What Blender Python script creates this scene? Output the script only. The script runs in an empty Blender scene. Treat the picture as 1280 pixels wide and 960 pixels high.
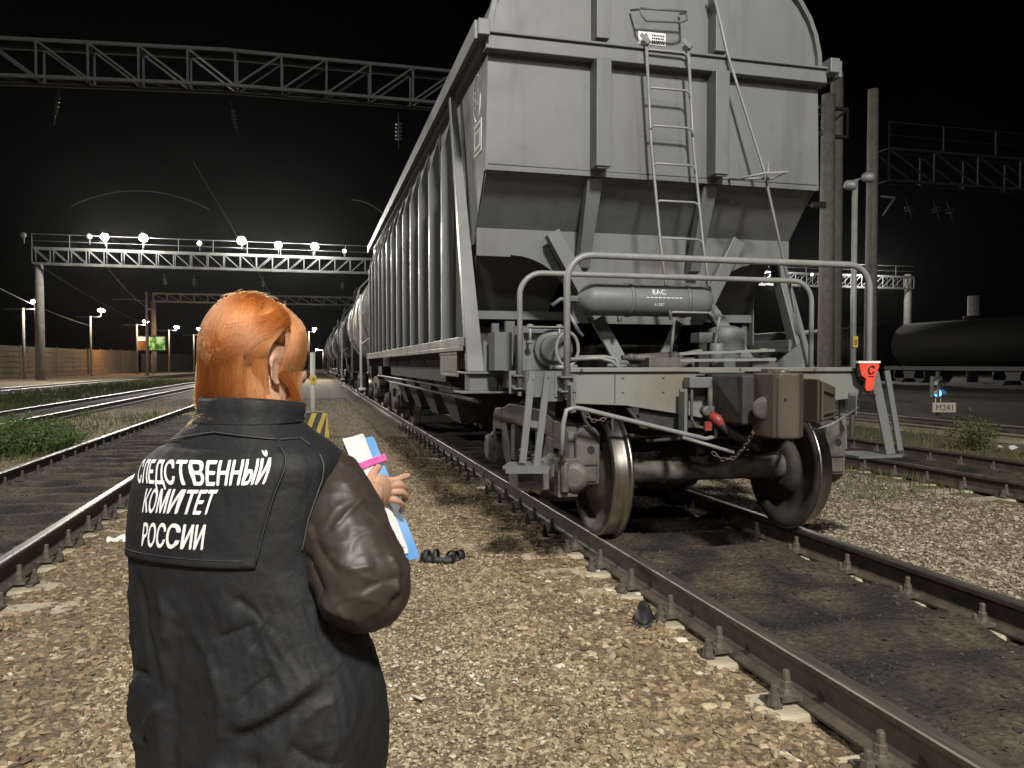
import bpy, bmesh, math, random
import numpy as np
from mathutils import Vector, Matrix, noise
random.seed(7); np.random.seed(7)
S = bpy.context.scene
C = S.collection
rad = math.radians
# ------------------------------------------------------------------ camera
F = 970.0; TH = math.atan(250/F); PH = math.atan(25/F); H = 1.25
st, ct, sp_, cp_ = math.sin(TH), math.cos(TH), math.sin(PH), math.cos(PH)
RC = Vector((ct, -st, 0)); FC = Vector((st*cp_, ct*cp_, -sp_)); UC = Vector((st*sp_, ct*sp_, cp_))
def pF(u, v, f):
    return Vector((0, 0, H)) + FC*f + RC*((u-640)/F*f) + UC*((480-v)/F*f)
cam = bpy.data.cameras.new('camera'); co = bpy.data.objects.new('camera', cam); C.objects.link(co)
cam.sensor_width = 36; cam.lens = 36*F/1280; cam.clip_start = 0.05; cam.clip_end = 3000
M = Matrix((RC, UC, -FC)).transposed().to_4x4(); M.translation = Vector((0, 0, H)); co.matrix_world = M
S.camera = co
# ------------------------------------------------------------------ world and view
w = bpy.data.worlds.new('World'); S.world = w; w.use_nodes = True
nt = w.node_tree; bg = nt.nodes['Background']
sky = nt.nodes.new('ShaderNodeTexSky'); sky.sky_type = 'NISHITA'; sky.sun_disc = False
sky.sun_elevation = rad(-6); sky.sun_rotation = rad(200)
nt.links.new(sky.outputs[0], bg.inputs[0]); bg.inputs[1].default_value = 0.06
S.view_settings.view_transform = 'Standard'; S.view_settings.look = 'None'
S.view_settings.exposure = 0; S.view_settings.gamma = 1
# ------------------------------------------------------------------ materials
MATS = {}
def mat(name, a, b=None, rough=.6, metal=0, ns=4, nd=6, bump=0, bs=30, emit=None, es=0, rr=0, coat=0, spec=.5, stretch=None, sheen=0, ramp=(.35, .65), bd=.01):
    if name in MATS: return MATS[name]
    m = bpy.data.materials.new(name); m.use_nodes = True; t = m.node_tree; p = t.nodes['Principled BSDF']
    p.inputs['Base Color'].default_value = (*a, 1); p.inputs['Roughness'].default_value = rough
    p.inputs['Metallic'].default_value = metal; p.inputs['Specular IOR Level'].default_value = spec
    p.inputs['Coat Weight'].default_value = coat; p.inputs['Sheen Weight'].default_value = sheen
    tc = t.nodes.new('ShaderNodeTexCoord'); mp = t.nodes.new('ShaderNodeMapping'); t.links.new(tc.outputs['Object'], mp.inputs[0])
    if stretch: mp.inputs['Scale'].default_value = stretch
    if b:
        n = t.nodes.new('ShaderNodeTexNoise'); n.inputs['Scale'].default_value = ns; n.inputs['Detail'].default_value = nd; n.inputs['Roughness'].default_value = .65
        t.links.new(mp.outputs[0], n.inputs['Vector'])
        r = t.nodes.new('ShaderNodeValToRGB'); r.color_ramp.elements[0].position, r.color_ramp.elements[1].position = ramp
        r.color_ramp.elements[0].color = (*a, 1); r.color_ramp.elements[1].color = (*b, 1)
        t.links.new(n.outputs['Fac'], r.inputs[0]); t.links.new(r.outputs[0], p.inputs['Base Color'])
        if rr:
            mr = t.nodes.new('ShaderNodeMapRange'); mr.inputs[3].default_value = rough-rr; mr.inputs[4].default_value = rough+rr
            t.links.new(n.outputs['Fac'], mr.inputs[0]); t.links.new(mr.outputs[0], p.inputs['Roughness'])
    if bump:
        n2 = t.nodes.new('ShaderNodeTexNoise'); n2.inputs['Scale'].default_value = bs; n2.inputs['Detail'].default_value = 5
        t.links.new(mp.outputs[0], n2.inputs['Vector'])
        bu = t.nodes.new('ShaderNodeBump'); bu.inputs['Strength'].default_value = bump; bu.inputs['Distance'].default_value = bd
        t.links.new(n2.outputs['Fac'], bu.inputs['Height']); t.links.new(bu.outputs[0], p.inputs['Normal'])
    if emit:
        p.inputs['Emission Color'].default_value = (*emit, 1); p.inputs['Emission Strength'].default_value = es
    MATS[name] = m; return m
def paint(name, base, dirt, rust=None, rough=.5, spots=()):
    """weathered wagon paint: cloudy tone, vertical dirt streaks, sparse rust and scratches"""
    m = bpy.data.materials.new(name); m.use_nodes = True; t = m.node_tree; p = t.nodes['Principled BSDF']; L = t.links.new; N = t.nodes.new
    tc = N('ShaderNodeTexCoord')
    def nz(scale, stretch=(1, 1, 1), det=6):
        mp = N('ShaderNodeMapping'); mp.inputs['Scale'].default_value = stretch; L(tc.outputs['Object'], mp.inputs[0])
        n = N('ShaderNodeTexNoise'); n.inputs['Scale'].default_value = scale; n.inputs['Detail'].default_value = det; L(mp.outputs[0], n.inputs[0]); return n.outputs['Fac']
    def rmp(x, lo, hi, a=0, b=1):
        r = N('ShaderNodeMapRange'); r.inputs[1].default_value = lo; r.inputs[2].default_value = hi; r.inputs[3].default_value = a; r.inputs[4].default_value = b; L(x, r.inputs[0]); return r.outputs[0]
    def mix(f, a, b):
        x = N('ShaderNodeMix'); x.data_type = 'RGBA'
        if isinstance(f, float): x.inputs[0].default_value = f
        else: L(f, x.inputs[0])
        for i, q in ((6, a), (7, b)):
            if isinstance(q, tuple): x.inputs[i].default_value = (*q, 1)
            else: L(q, x.inputs[i])
        return x.outputs[2]
    light = tuple(min(1, c*1.13) for c in base)
    c = mix(rmp(nz(1.1), .35, .65), base, light)
    c = mix(rmp(nz(5, (1, 1, .10)), .54, .78, 0, .5), c, dirt)
    c = mix(rmp(nz(9, (1, 1, .7)), .62, .8, 0, .3), c, dirt)
    c = mix(rmp(nz(60, (1, 1, .5), 3), .68, .75, 0, .6), c, dirt); c = mix(rmp(nz(24, (1, 1, .8), 2), .72, .76, 0, .5), c, light)
    if rust: c = mix(rmp(nz(2.2), .66, .78, 0, .6), c, rust)
    for (sx_, sy_, sz_), sr_, sc_ in spots:      # one stain with its own ragged outline
        vm = N('ShaderNodeVectorMath'); vm.operation = 'DISTANCE'; L(tc.outputs['Object'], vm.inputs[0]); vm.inputs[1].default_value = (sx_, sy_, sz_)
        ad = N('ShaderNodeMath'); ad.operation = 'MULTIPLY_ADD'; L(nz(7), ad.inputs[0]); ad.inputs[1].default_value = sr_*1.2; L(vm.outputs['Value'], ad.inputs[2])
        c = mix(rmp(ad.outputs[0], sr_*.9, sr_*1.7, .5, 0), c, sc_)
    L(c, p.inputs['Base Color']); L(rmp(nz(3), .3, .7, rough-.12, rough+.12), p.inputs['Roughness'])
    bu = N('ShaderNodeBump'); bu.inputs['Strength'].default_value = .12; bu.inputs['Distance'].default_value = .02; L(nz(2.6, (1, 1, 1), 2), bu.inputs['Height']); L(bu.outputs[0], p.inputs['Normal'])
    MATS[name] = m; return m
GREY = paint('wagon_grey_paint', (.112, .119, .115), (.054, .056, .053), (.12, .085, .048))
GREYD = paint('wagon_grey_paint_soiled', (.095, .099, .097), (.045, .044, .04))
TANKP = paint('tank_silver_paint', (.24, .24, .225), (.10, .098, .085), None, .38)
TUBE = mat('railing_paint', (.17, .175, .168), (.22, .225, .215), .42, ns=8, bump=.05)
DARK = mat('underframe_black', (.018, .017, .015), (.04, .036, .03), .7, ns=7, bump=.3)
DIRTM = mat('running_gear_grime', (.055, .05, .043), (.12, .11, .095), .6, ns=6, bump=.3, bs=18)
RUSTB = paint('coupler_brown', (.066, .050, .038), (.036, .029, .024), (.13, .082, .048), .5)
TREAD = mat('polished_tread', (.35, .33, .30), (.22, .20, .18), .33, 1, ns=3, stretch=(12, 1, 1))
RAILM = mat('rail_steel_brown', (.042, .033, .025), (.085, .066, .048), .62, ns=9, bump=.15)
RAILT = mat('rail_head_worn', (.10, .088, .074), (.20, .18, .155), .48, .7, ns=5, stretch=(8, .4, 1))
RAILS = mat('rail_head_shiny', (.30, .285, .26), (.42, .40, .37), .42, .85, ns=5, stretch=(8, .3, 1))
CONC = mat('concrete_sleeper', (.30, .255, .185), (.44, .385, .29), .85, ns=9, bump=.5, bs=40)
CONCG = mat('concrete_grey', (.20, .185, .16), (.30, .28, .24), .85, ns=3, bump=.3, bs=25)
FAST = mat('fastener_rust', (.05, .04, .032), (.11, .09, .07), .7, ns=30, bump=.3, bs=60)
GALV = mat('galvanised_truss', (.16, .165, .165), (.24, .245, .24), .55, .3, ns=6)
GALD = mat('dim_truss_and_fittings', (.045, .047, .049), (.075, .077, .08), .6, .2, ns=6)  # darker truss steel: dim light on the near gantry put into the colour
WHITE = mat('white_marking', (.75, .75, .72), (.62, .62, .58), .6, ns=20)
BLACK = mat('black_marking', (.012, .012, .012), rough=.6)
RED = mat('red_sign', (.75, .085, .045), (.62, .06, .035), .45, ns=9)
REDV = mat('red_valve', (.32, .05, .04), (.18, .03, .025), .5, ns=30)
YEL = mat('yellow_paint', (.62, .46, .06), (.48, .36, .07), .6, ns=12)
PLATE = mat('pale_plate', (.62, .56, .47), (.5, .45, .37), .55, ns=12)
BLUEL = mat('blue_signal_lens', (.02, .1, .6), rough=.3, emit=(.12, .42, 1.0), es=2.6)
PORC = mat('insulator_glass', (.05, .05, .048), rough=.4, spec=.4)
WIRE = mat('wire_metal', (.06, .06, .06), rough=.6)
WIREL = mat('wire_glint', (.2, .2, .2), rough=.5)  # paler copy of the wire, its glint put into the colour
# ------------------------------------------------------------------ mesh builder
class MB:
    def __init__(s): s.v = []; s.f = []; s.sm = []; s.mi = []
    def add(s, vs, fs, smooth=False, mi=0):
        k = len(s.v); s.v += [tuple(q) for q in vs]
        for f in fs: s.f.append(tuple(k+i for i in f)); s.sm.append(smooth); s.mi.append(mi)
        return s
    def box(s, x0, x1, y0, y1, z0, z1, mi=0):
        vs = [(x, y, z) for x in (x0, x1) for y in (y0, y1) for z in (z0, z1)]
        return s.add(vs, [(0, 1, 3, 2), (4, 6, 7, 5), (0, 4, 5, 1), (2, 3, 7, 6), (0, 2, 6, 4), (1, 5, 7, 3)], mi=mi)
    def obox(s, c, ax, ay, az, mi=0):
        c = Vector(c); ax, ay, az = Vector(ax), Vector(ay), Vector(az)
        vs = [c+ax*i+ay*j+az*k for i in (-1, 1) for j in (-1, 1) for k in (-1, 1)]
        return s.add(vs, [(0, 1, 3, 2), (4, 6, 7, 5), (0, 4, 5, 1), (2, 3, 7, 6), (0, 2, 6, 4), (1, 5, 7, 3)], mi=mi)
    def bar(s, a, b, wd, th, up=(0, 0, 1), mi=0):
        """rectangular bar from a to b; wd across, th along up"""
        a, b = Vector(a), Vector(b); d = b-a; l = d.length; d.normalize(); up = Vector(up)
        x = d.cross(up)
        if x.length < 1e-4: x = d.cross(Vector((1, 0, 0)))
        x.normalize(); z = x.cross(d)
        return s.obox((a+b)/2, d*l/2, x*wd/2, z*th/2, mi)
    def tube(s, pts, r, n=8, cap=True, smooth=True, mi=0, closed=False):
        pts = [Vector(p) for p in pts]; m = len(pts)
        rs = r if isinstance(r, (list, tuple)) else [r]*m
        k = len(s.v); prev = None
        for i, p in enumerate(pts):
            if closed: d = pts[(i+1) % m]-pts[i-1]
            else: d = (pts[min(i+1, m-1)]-pts[max(i-1, 0)])
            d.normalize()
            if prev is None:
                u = d.cross(Vector((0, 0, 1)))
                if u.length < .01: u = d.cross(Vector((1, 0, 0)))
            else: u = prev-d*prev.dot(d)
            u.normalize(); prev = u; q = d.cross(u)
            for j in range(n):
                an = 2*math.pi*j/n; s.v.append(tuple(p+(u*math.cos(an)+q*math.sin(an))*rs[i]))
        for i in range(m if closed else m-1):
            for j in range(n):
                a = k+i*n+j; b = k+i*n+(j+1) % n; i2 = (i+1) % m
                s.f.append((a, b, k+i2*n+(j+1) % n, k+i2*n+j)); s.sm.append(smooth); s.mi.append(mi)
        if cap and not closed:
            s.f.append(tuple(k+j for j in range(n))[::-1]); s.sm.append(False); s.mi.append(mi)
            s.f.append(tuple(k+(m-1)*n+j for j in range(n))); s.sm.append(False); s.mi.append(mi)
        return s
    def lathe(s, c, axis, prof, n=24, smooth=True, mi=None, close=False):
        """prof: list of (distance along axis, radius[, mi])"""
        c = Vector(c); a = Vector(axis).normalized(); u = a.orthogonal().normalized(); q = a.cross(u); k = len(s.v)
        for p in prof:
            for j in range(n):
                an = 2*math.pi*j/n; s.v.append(tuple(c+a*p[0]+(u*math.cos(an)+q*math.sin(an))*p[1]))
        m = len(prof)
        for i in range(m-1):
            for j in range(n):
                s.f.append((k+i*n+j, k+i*n+(j+1) % n, k+(i+1)*n+(j+1) % n, k+(i+1)*n+j)); s.sm.append(smooth)
                s.mi.append(prof[i][2] if len(prof[i]) > 2 else (mi or 0))
        for e, i in ((0, 0), (1, m-1)):
            f = tuple(k+i*n+j for j in range(n)); s.f.append(f[::-1] if e == 0 else f); s.sm.append(False); s.mi.append(mi or 0)
        return s
    def prism(s, poly, axis, a, b, mi=0):
        """poly of 2-D points extruded along axis ('x': poly=(y,z); 'y': (x,z); 'z': (x,y)) from a to b"""
        def P(p, t): return (t, p[0], p[1]) if axis == 'x' else ((p[0], t, p[1]) if axis == 'y' else (p[0], p[1], t))
        n = len(poly); vs = [P(p, a) for p in poly]+[P(p, b) for p in poly]
        fs = [tuple(range(n))[::-1], tuple(range(n, 2*n))]+[(i, (i+1) % n, n+(i+1) % n, n+i) for i in range(n)]
        return s.add(vs, fs, mi=mi)
    def hexa(s, q, mi=0):
        """8 points: bottom ring of four then top ring of four"""
        return s.add(q, [(3, 2, 1, 0), (4, 5, 6, 7), (0, 1, 5, 4), (1, 2, 6, 5), (2, 3, 7, 6), (3, 0, 4, 7)], mi=mi)
def off(p):
    o = Vector((0, 0, 0))
    while p is not None: o += p.location; p = p.parent
    return o
def obj(name, mb, mt, parent=None, bevel=0, fix=True, origin=None):
    me = bpy.data.meshes.new(name); o = bpy.data.objects.new(name, me)
    d = off(parent) if parent else (Vector(origin) if origin else Vector((0, 0, 0)))
    me.from_pydata([(x-d.x, y-d.y, z-d.z) for x, y, z in mb.v], [], mb.f)
    for q in (mt if isinstance(mt, (list, tuple)) else [mt]): me.materials.append(q)
    me.polygons.foreach_set('use_smooth', mb.sm); me.polygons.foreach_set('material_index', mb.mi)
    if fix:
        bm = bmesh.new(); bm.from_mesh(me); bmesh.ops.recalc_face_normals(bm, faces=bm.faces); bm.to_mesh(me); bm.free()
    me.update(); C.objects.link(o)
    if parent: o.parent = parent
    else: o.location = d
    if bevel:
        b = o.modifiers.new('bevel', 'BEVEL'); b.width = bevel; b.segments = 2; b.limit_method = 'ANGLE'; b.angle_limit = rad(40); b.harden_normals = False
    return o
def tag(o, label=None, cat=None, group=None, kind=None):
    if label: o['label'] = label
    if cat: o['category'] = cat
    if group: o['group'] = group
    if kind: o['kind'] = kind
    return o
def thing(name, loc, label, cat, group=None):
    o = bpy.data.objects.new(name, None); o.empty_display_size = .2; C.objects.link(o); o.location = loc
    return tag(o, label, cat, group)
def dup(root, loc, label=None, group=None):
    def cp(o, par):
        c = o.copy(); C.objects.link(c); c.parent = par
        for ch in [x for x in o.children]: cp(ch, c)
        return c
    r = cp(root, None); r.location = loc
    if label: r['label'] = label
    if group: r['group'] = group
    return r
def text_pts(txt, size=1.0, bold=0.0, shear=0.0, ext=0.0, spacing=1.0, res=3):
    """mesh data (verts, faces) of a line of lettering in its own xy plane, baseline at y=0"""
    cu = bpy.data.curves.new('lettering', 'FONT'); cu.body = txt; cu.size = size; cu.offset = 0; cu.shear = shear; cu.extrude = ext; cu.space_character = spacing; cu.resolution_u = res
    o = bpy.data.objects.new('lettering', cu); C.objects.link(o)
    dg = bpy.context.evaluated_depsgraph_get(); me = bpy.data.meshes.new_from_object(o.evaluated_get(dg))
    vs = [tuple(v.co) for v in me.vertices]; fs = [tuple(p.vertices) for p in me.polygons]
    bpy.data.objects.remove(o); bpy.data.curves.remove(cu); bpy.data.meshes.remove(me)
    return vs, fs
def text_flat(name, txt, size, org, ex, ey, mt, parent, bold=0, shear=0, center=True, spacing=1.0):
    """lettering lying on the plane org + x*ex + y*ey"""
    vs, fs = text_pts(txt, size, bold, shear, 0, spacing)
    x0 = min(v[0] for v in vs); x1 = max(v[0] for v in vs); dx = (x0+x1)/2 if center else x0
    ex, ey, org = Vector(ex), Vector(ey), Vector(org)
    mb = MB(); mb.add([org+ex*(v[0]-dx)+ey*v[1] for v in vs], fs)
    return obj(name, mb, mt, parent)
def arc(c, r, a0, a1, n, ax, ay):
    c, ax, ay = Vector(c), Vector(ax), Vector(ay)
    return [c+ax*(r*math.cos(rad(a0+(a1-a0)*i/n)))+ay*(r*math.sin(rad(a0+(a1-a0)*i/n))) for i in range(n+1)]
X, Y, Z = Vector((1, 0, 0)), Vector((0, 1, 0)), Vector((0, 0, 1))
def spot(name, loc, tgt, watt, col, ang=160, size=.2, blend=.4):
    l = bpy.data.lights.new(name, 'SPOT'); l.energy = watt; l.color = col; l.spot_size = rad(ang); l.spot_blend = blend; l.shadow_soft_size = size
    o = bpy.data.objects.new(name, l); C.objects.link(o); o.location = loc
    o.rotation_euler = (Vector(tgt)-Vector(loc)).to_track_quat('-Z', 'Y').to_euler(); return o
# ================================================================== GROUND
CX = 2.80                                    # centre of the wagon's track
TRACKS = [(-15.0, 'far'), (-7.15, 'mid'), (-2.72, 'near'), (CX, 'near'), (8.05, 'mid'), (12.95, 'far')]
PITCH = .55
def sm(a, b, x):
    t = np.clip((x-a)/(b-a), 0, 1); return t*t*(3-2*t)
def vnoise(x, y, s, seed=0):
    """cheap smooth value noise on arrays"""
    x = x*s+seed*17.3; y = y*s+seed*9.1
    xi = np.floor(x).astype(np.int64); yi = np.floor(y).astype(np.int64); fx = x-xi; fy = y-yi
    fx = fx*fx*(3-2*fx); fy = fy*fy*(3-2*fy)
    def h(a, b):
        n = (a*374761393+b*668265263) & 0x7fffffff; n = ((n ^ (n >> 13))*1274126177) & 0x7fffffff
        return ((n ^ (n >> 16)) & 0xffff)/65535.0
    return (h(xi, yi)*(1-fx)+h(xi+1, yi)*fx)*(1-fy)+(h(xi, yi+1)*(1-fx)+h(xi+1, yi+1)*fx)*fy
def fbm(x, y, s, seed=0, o=4):
    r = 0; a = .5
    for i in range(o): r = r+a*(vnoise(x, y, s*2**i, seed+i)-.5)*2; a *= .5
    return r
def bedmask(x):
    m = 0*x
    for c, k in TRACKS: m = np.maximum(m, 1-sm(.60, .80, np.abs(x-c)))
    return m
def height(x, y):
    near = 1-sm(25, 60, np.abs(y))
    z = -.205+.02*fbm(x, y, .7, 1)*near+.012*fbm(x, y, 5, 2, 3)*near
    for c, k in TRACKS:
        sh = sm(.90, 1.02, np.abs(x-c))*(1-sm(1.55, 1.9, np.abs(x-c)))
        z = z+sh*near*(.034+.034*fbm(x, y, 2.6, 8, 3))
        m = 1-sm(.55, .74, np.abs(x-c))
        base = {-2.72: -.125, CX: -.115}.get(c, -.125)
        bed = base+.028*np.cos(2*np.pi*(y-.1)/PITCH)*sm(0, .5, near)+(.022*fbm(x, y, 2.2, 3)+.012*fbm(x, y, 9, 5, 3))*near
        z = z*(1-m)+bed*m
    return z
def ax(spec):
    out = []
    for a, b, d in spec: out += list(np.arange(a, b-1e-6, d))
    return np.array(out+[spec[-1][1]])
xs = ax([(-900, -100, 100), (-100, -20, 5), (-20, -5, .4), (-5, 5.2, .045), (5.2, 10, .1), (10, 20, .5), (20, 100, 8), (100, 900, 100)])
ys = ax([(-60, -4, 8), (-4, 1.6, .4), (1.6, 9, .045), (9, 16, .09), (16, 30, .22), (30, 60, 1), (60, 200, 10), (200, 1200, 100)])
GX, GY = np.meshgrid(xs, ys); GZ = height(GX, GY)
nx, ny = len(xs), len(ys)
def np_mesh(name, co, faces, nper, mt, smooth=None, attr=None, attr_name='tone', origin=None):
    me = bpy.data.meshes.new(name); me.vertices.add(len(co)); me.vertices.foreach_set('co', np.ascontiguousarray(co, dtype=np.float32).ravel())
    nf = len(faces); me.loops.add(nf*nper); me.polygons.add(nf)
    me.loops.foreach_set('vertex_index', np.ascontiguousarray(faces, dtype=np.int32).ravel())
    me.polygons.foreach_set('loop_start', np.arange(0, nf*nper, nper, dtype=np.int32))
    me.polygons.foreach_set('use_smooth', np.full(nf, bool(smooth)))
    me.update(calc_edges=True); me.validate()
    if attr is not None:
        a = me.attributes.new(attr_name, 'FLOAT', 'POINT'); a.data.foreach_set('value', np.ascontiguousarray(attr, dtype=np.float32).ravel())
    me.materials.append(mt); o = bpy.data.objects.new(name, me); C.objects.link(o); return o
idx = np.arange(nx*ny).reshape(ny, nx)
gf = np.stack([idx[:-1, :-1], idx[:-1, 1:], idx[1:, 1:], idx[1:, :-1]], -1).reshape(-1, 4)
def ground_mat():
    m = bpy.data.materials.new('ground_dirt'); m.use_nodes = True; t = m.node_tree; p = t.nodes['Principled BSDF']; L = t.links.new; N = t.nodes.new
    at = N('ShaderNodeAttribute'); at.attribute_name = 'bed'; tc = N('ShaderNodeTexCoord')
    def nz(s, d=8, st=None):
        n = N('ShaderNodeTexNoise'); n.inputs['Scale'].default_value = s; n.inputs['Detail'].default_value = d; n.inputs['Roughness'].default_value = .7; L(tc.outputs['Object'], n.inputs[0]); return n.outputs['Fac']
    def ramp(x, cols):
        r = N('ShaderNodeValToRGB'); e = r.color_ramp.elements
        while len(e) < len(cols): e.new(.5)
        for i, (q, c) in enumerate(cols): e[i].position = q; e[i].color = (*c, 1)
        L(x, r.inputs[0]); return r.outputs[0]
    grav = ramp(nz(14), [(.3, (.10, .075, .048)), (.5, (.20, .157, .105)), (.68, (.30, .25, .18))])
    vor = N('ShaderNodeTexVoronoi'); vor.inputs['Scale'].default_value = 34; L(tc.outputs['Object'], vor.inputs['Vector'])
    gm = N('ShaderNodeMix'); gm.data_type = 'RGBA'; gm.blend_type = 'MULTIPLY'; gm.inputs[0].default_value = .8
    vr = ramp(vor.outputs['Color'], [(.1, (.45, .42, .38)), (.9, (1.25, 1.2, 1.12))]); L(grav, gm.inputs[6]); L(vr, gm.inputs[7])
    bed = ramp(nz(5), [(.32, (.0155, .014, .012)), (.58, (.023, .0208, .0175)), (.72, (.034, .030, .025)), (.80, (.09, .08, .062))])
    mx = N('ShaderNodeMix'); mx.data_type = 'RGBA'; L(at.outputs['Fac'], mx.inputs[0]); L(gm.outputs[2], mx.inputs[6]); L(bed, mx.inputs[7])
    sp = N('ShaderNodeMapRange'); sp.inputs[1].default_value = .71; sp.inputs[2].default_value = .74; L(nz(45, 3), sp.inputs[0])
    m2 = N('ShaderNodeMix'); m2.data_type = 'RGBA'; L(sp.outputs[0], m2.inputs[0]); L(mx.outputs[2], m2.inputs[6]); m2.inputs[7].default_value = (.30, .27, .21, 1)
    L(m2.outputs[2], p.inputs['Base Color']); p.inputs['Roughness'].default_value = .86; p.inputs['Specular IOR Level'].default_value = .3
    ad = N('ShaderNodeMath'); ad.operation = 'ADD'; L(nz(26, 8), ad.inputs[0]); L(vor.outputs['Distance'], ad.inputs[1])
    bu = N('ShaderNodeBump'); bu.inputs['Strength'].default_value = .9; bu.inputs['Distance'].default_value = .02; L(ad.outputs[0], bu.inputs['Height']); L(bu.outputs[0], p.inputs['Normal'])
    return m
bedv = bedmask(GX)*np.clip(.85+.5*fbm(GX, GY, 3, 11), 0, 1)
# the dark bed tone also fills the ground on the far right; the trodden path stays gravel
bedv = np.maximum(bedv, sm(13.9, 14.6, GX)*(.8+.3*fbm(GX, GY, .5, 12)))
g = np_mesh('ground', np.stack([GX, GY, GZ], -1).reshape(-1, 3), gf, 4, ground_mat(), True, bedv, 'bed')
tag(g, kind='structure')
# ------------------------------------------------------------------ crushed stone
def hulls(n, k=9, flat=.7):
    out = []
    for i in range(n):
        bm = bmesh.new(); rg = random.Random(i*13+k)
        for j in range(k):
            v = Vector((rg.gauss(0, 1), rg.gauss(0, 1), rg.gauss(0, 1))).normalized()*rg.uniform(.75, 1.05)
            bm.verts.new((v.x*rg.uniform(.8, 1.2), v.y*.8, v.z*flat))
        bmesh.ops.convex_hull(bm, input=bm.verts); bmesh.ops.delete(bm, geom=[v for v in bm.verts if not v.link_faces], context='VERTS')
        bmesh.ops.triangulate(bm, faces=bm.faces)
        bm.verts.ensure_lookup_table(); bm.verts.index_update()
        out.append((np.array([v.co[:] for v in bm.verts]), np.array([[v.index for v in f.verts] for f in bm.faces]))); bm.free()
    return out
HULL = hulls(16)
def stone_mat(name, cols):
    m = bpy.data.materials.new(name); m.use_nodes = True; t = m.node_tree; p = t.nodes['Principled BSDF']; L = t.links.new; N = t.nodes.new
    a = N('ShaderNodeAttribute'); a.attribute_name = 'tone'
    r = N('ShaderNodeValToRGB'); e = r.color_ramp.elements
    while len(e) < len(cols): e.new(.5)
    for i, (q, c) in enumerate(cols): e[i].position = q; e[i].color = (*c, 1)
    L(a.outputs['Fac'], r.inputs[0]); tc = N('ShaderNodeTexCoord'); n = N('ShaderNodeTexNoise'); n.inputs['Scale'].default_value = 60; n.inputs['Detail'].default_value = 4; L(tc.outputs['Object'], n.inputs[0])
    mr = N('ShaderNodeMapRange'); mr.inputs[1].default_value = .3; mr.inputs[2].default_value = .7; mr.inputs[3].default_value = .7; mr.inputs[4].default_value = 1.25; L(n.outputs['Fac'], mr.inputs[0])
    mx = N('ShaderNodeMix'); mx.data_type = 'RGBA'; mx.blend_type = 'MULTIPLY'; mx.inputs[0].default_value = 1; L(r.outputs[0], mx.inputs[6]); L(mr.outputs[0], mx.inputs[7])
    L(mx.outputs[2], p.inputs['Base Color']); p.inputs['Roughness'].default_value = .8
    bu = N('ShaderNodeBump'); bu.inputs['Strength'].default_value = .5; bu.inputs['Distance'].default_value = .006; L(n.outputs['Fac'], bu.inputs['Height']); L(bu.outputs[0], p.inputs['Normal'])
    return m
STONE_B = stone_mat('brown_stone', [(0, (.092, .060, .034)), (.35, (.195, .136, .079)), (.7, (.30, .224, .138)), (.93, (.43, .355, .245)), (1, (.62, .58, .5))])
STONE_G = stone_mat('trodden_stone', [(0, (.15, .115, .072)), (.35, (.27, .213, .136)), (.7, (.385, .315, .212)), (.93, (.50, .435, .32)), (1, (.66, .63, .56))])
STONE_R = stone_mat('pale_stone', [(0, (.125, .098, .066)), (.35, (.24, .195, .138)), (.7, (.36, .30, .225)), (.93, (.45, .41, .345)), (1, (.66, .63, .57))])
def scatter(name, px, py, size, mt, label, sink=.25, zoff=0):
    n = len(px); pz = height(px, py)+zoff
    kind = np.random.randint(0, len(HULL), n); tone = np.clip(np.random.beta(1.6, 1.9, n)+.12*fbm(px, py, 1.1, 21), 0, 1)
    an = np.random.uniform(0, 2*np.pi, n); tx = np.random.normal(0, .32, n); tf = np.random.uniform(.4, .85, n)
    cos, fas, tos = [], [], []; base = 0
    for k, (hv, hf) in enumerate(HULL):
        s = np.where(kind == k)[0]
        if not len(s): continue
        v = hv[None]*size[s, None, None]*np.stack([np.ones(len(s)), np.random.uniform(.65, 1, len(s)), tf[s]], -1)[:, None]
        c, d = np.cos(tx[s])[:, None], np.sin(tx[s])[:, None]
        yy = v[..., 1]*c-v[..., 2]*d; zz = v[..., 1]*d+v[..., 2]*c; xx = v[..., 0]
        c, d = np.cos(an[s])[:, None], np.sin(an[s])[:, None]
        xr = xx*c-yy*d; yr = xx*d+yy*c
        co_ = np.stack([xr+px[s, None], yr+py[s, None], zz+(pz[s]+size[s]*(.5-sink))[:, None]], -1)
        m = len(hv); cos.append(co_.reshape(-1, 3)); fas.append((hf[None]+(base+np.arange(len(s))*m)[:, None, None]).reshape(-1, 3)); tos.append(np.repeat(tone[s], m)); base += len(s)*m
    o = np_mesh(name, np.concatenate(cos), np.concatenate(fas), 3, mt, False, np.concatenate(tos))
    tag(o, label, 'gravel', kind='stuff'); return o
def uni(n, x0, x1, y0, y1, p=1.0):
    """random spots, denser towards y0"""
    return np.random.uniform(x0, x1, n), y0+(y1-y0)*np.random.uniform(0, 1, n)**p
def sizes(n, lo, hi): return lo+(hi-lo)*np.random.beta(1.3, 3.0, n)
# trodden middle of the path
a, b = uni(60000, -.95, 1.25, 2.0, 13, 1.45); sz = sizes(len(a), .0075, .025)
a2, b2 = uni(9000, -1.0, 1.35, 12, 34, 1.3); sz2 = sizes(len(a2), .014, .034)
scatter('gravel', np.r_[a, a2], np.r_[b, b2], np.r_[sz, sz2], STONE_G, 'fine trodden crushed stone along the middle of the path')
# coarse brown ballast along both rails of the path
a, b = uni(15000, -1.84, -.6, 1.9, 15, 1.45); a2, b2 = uni(18000, .75, 1.93, 1.6, 15, 1.45)
px, py = np.r_[a, a2], np.r_[b, b2]; scatter('gravel', px, py, sizes(len(px), .011, .050), STONE_B, 'coarse brown ballast heaped along the rails beside the path', .3, -.004)
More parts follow.
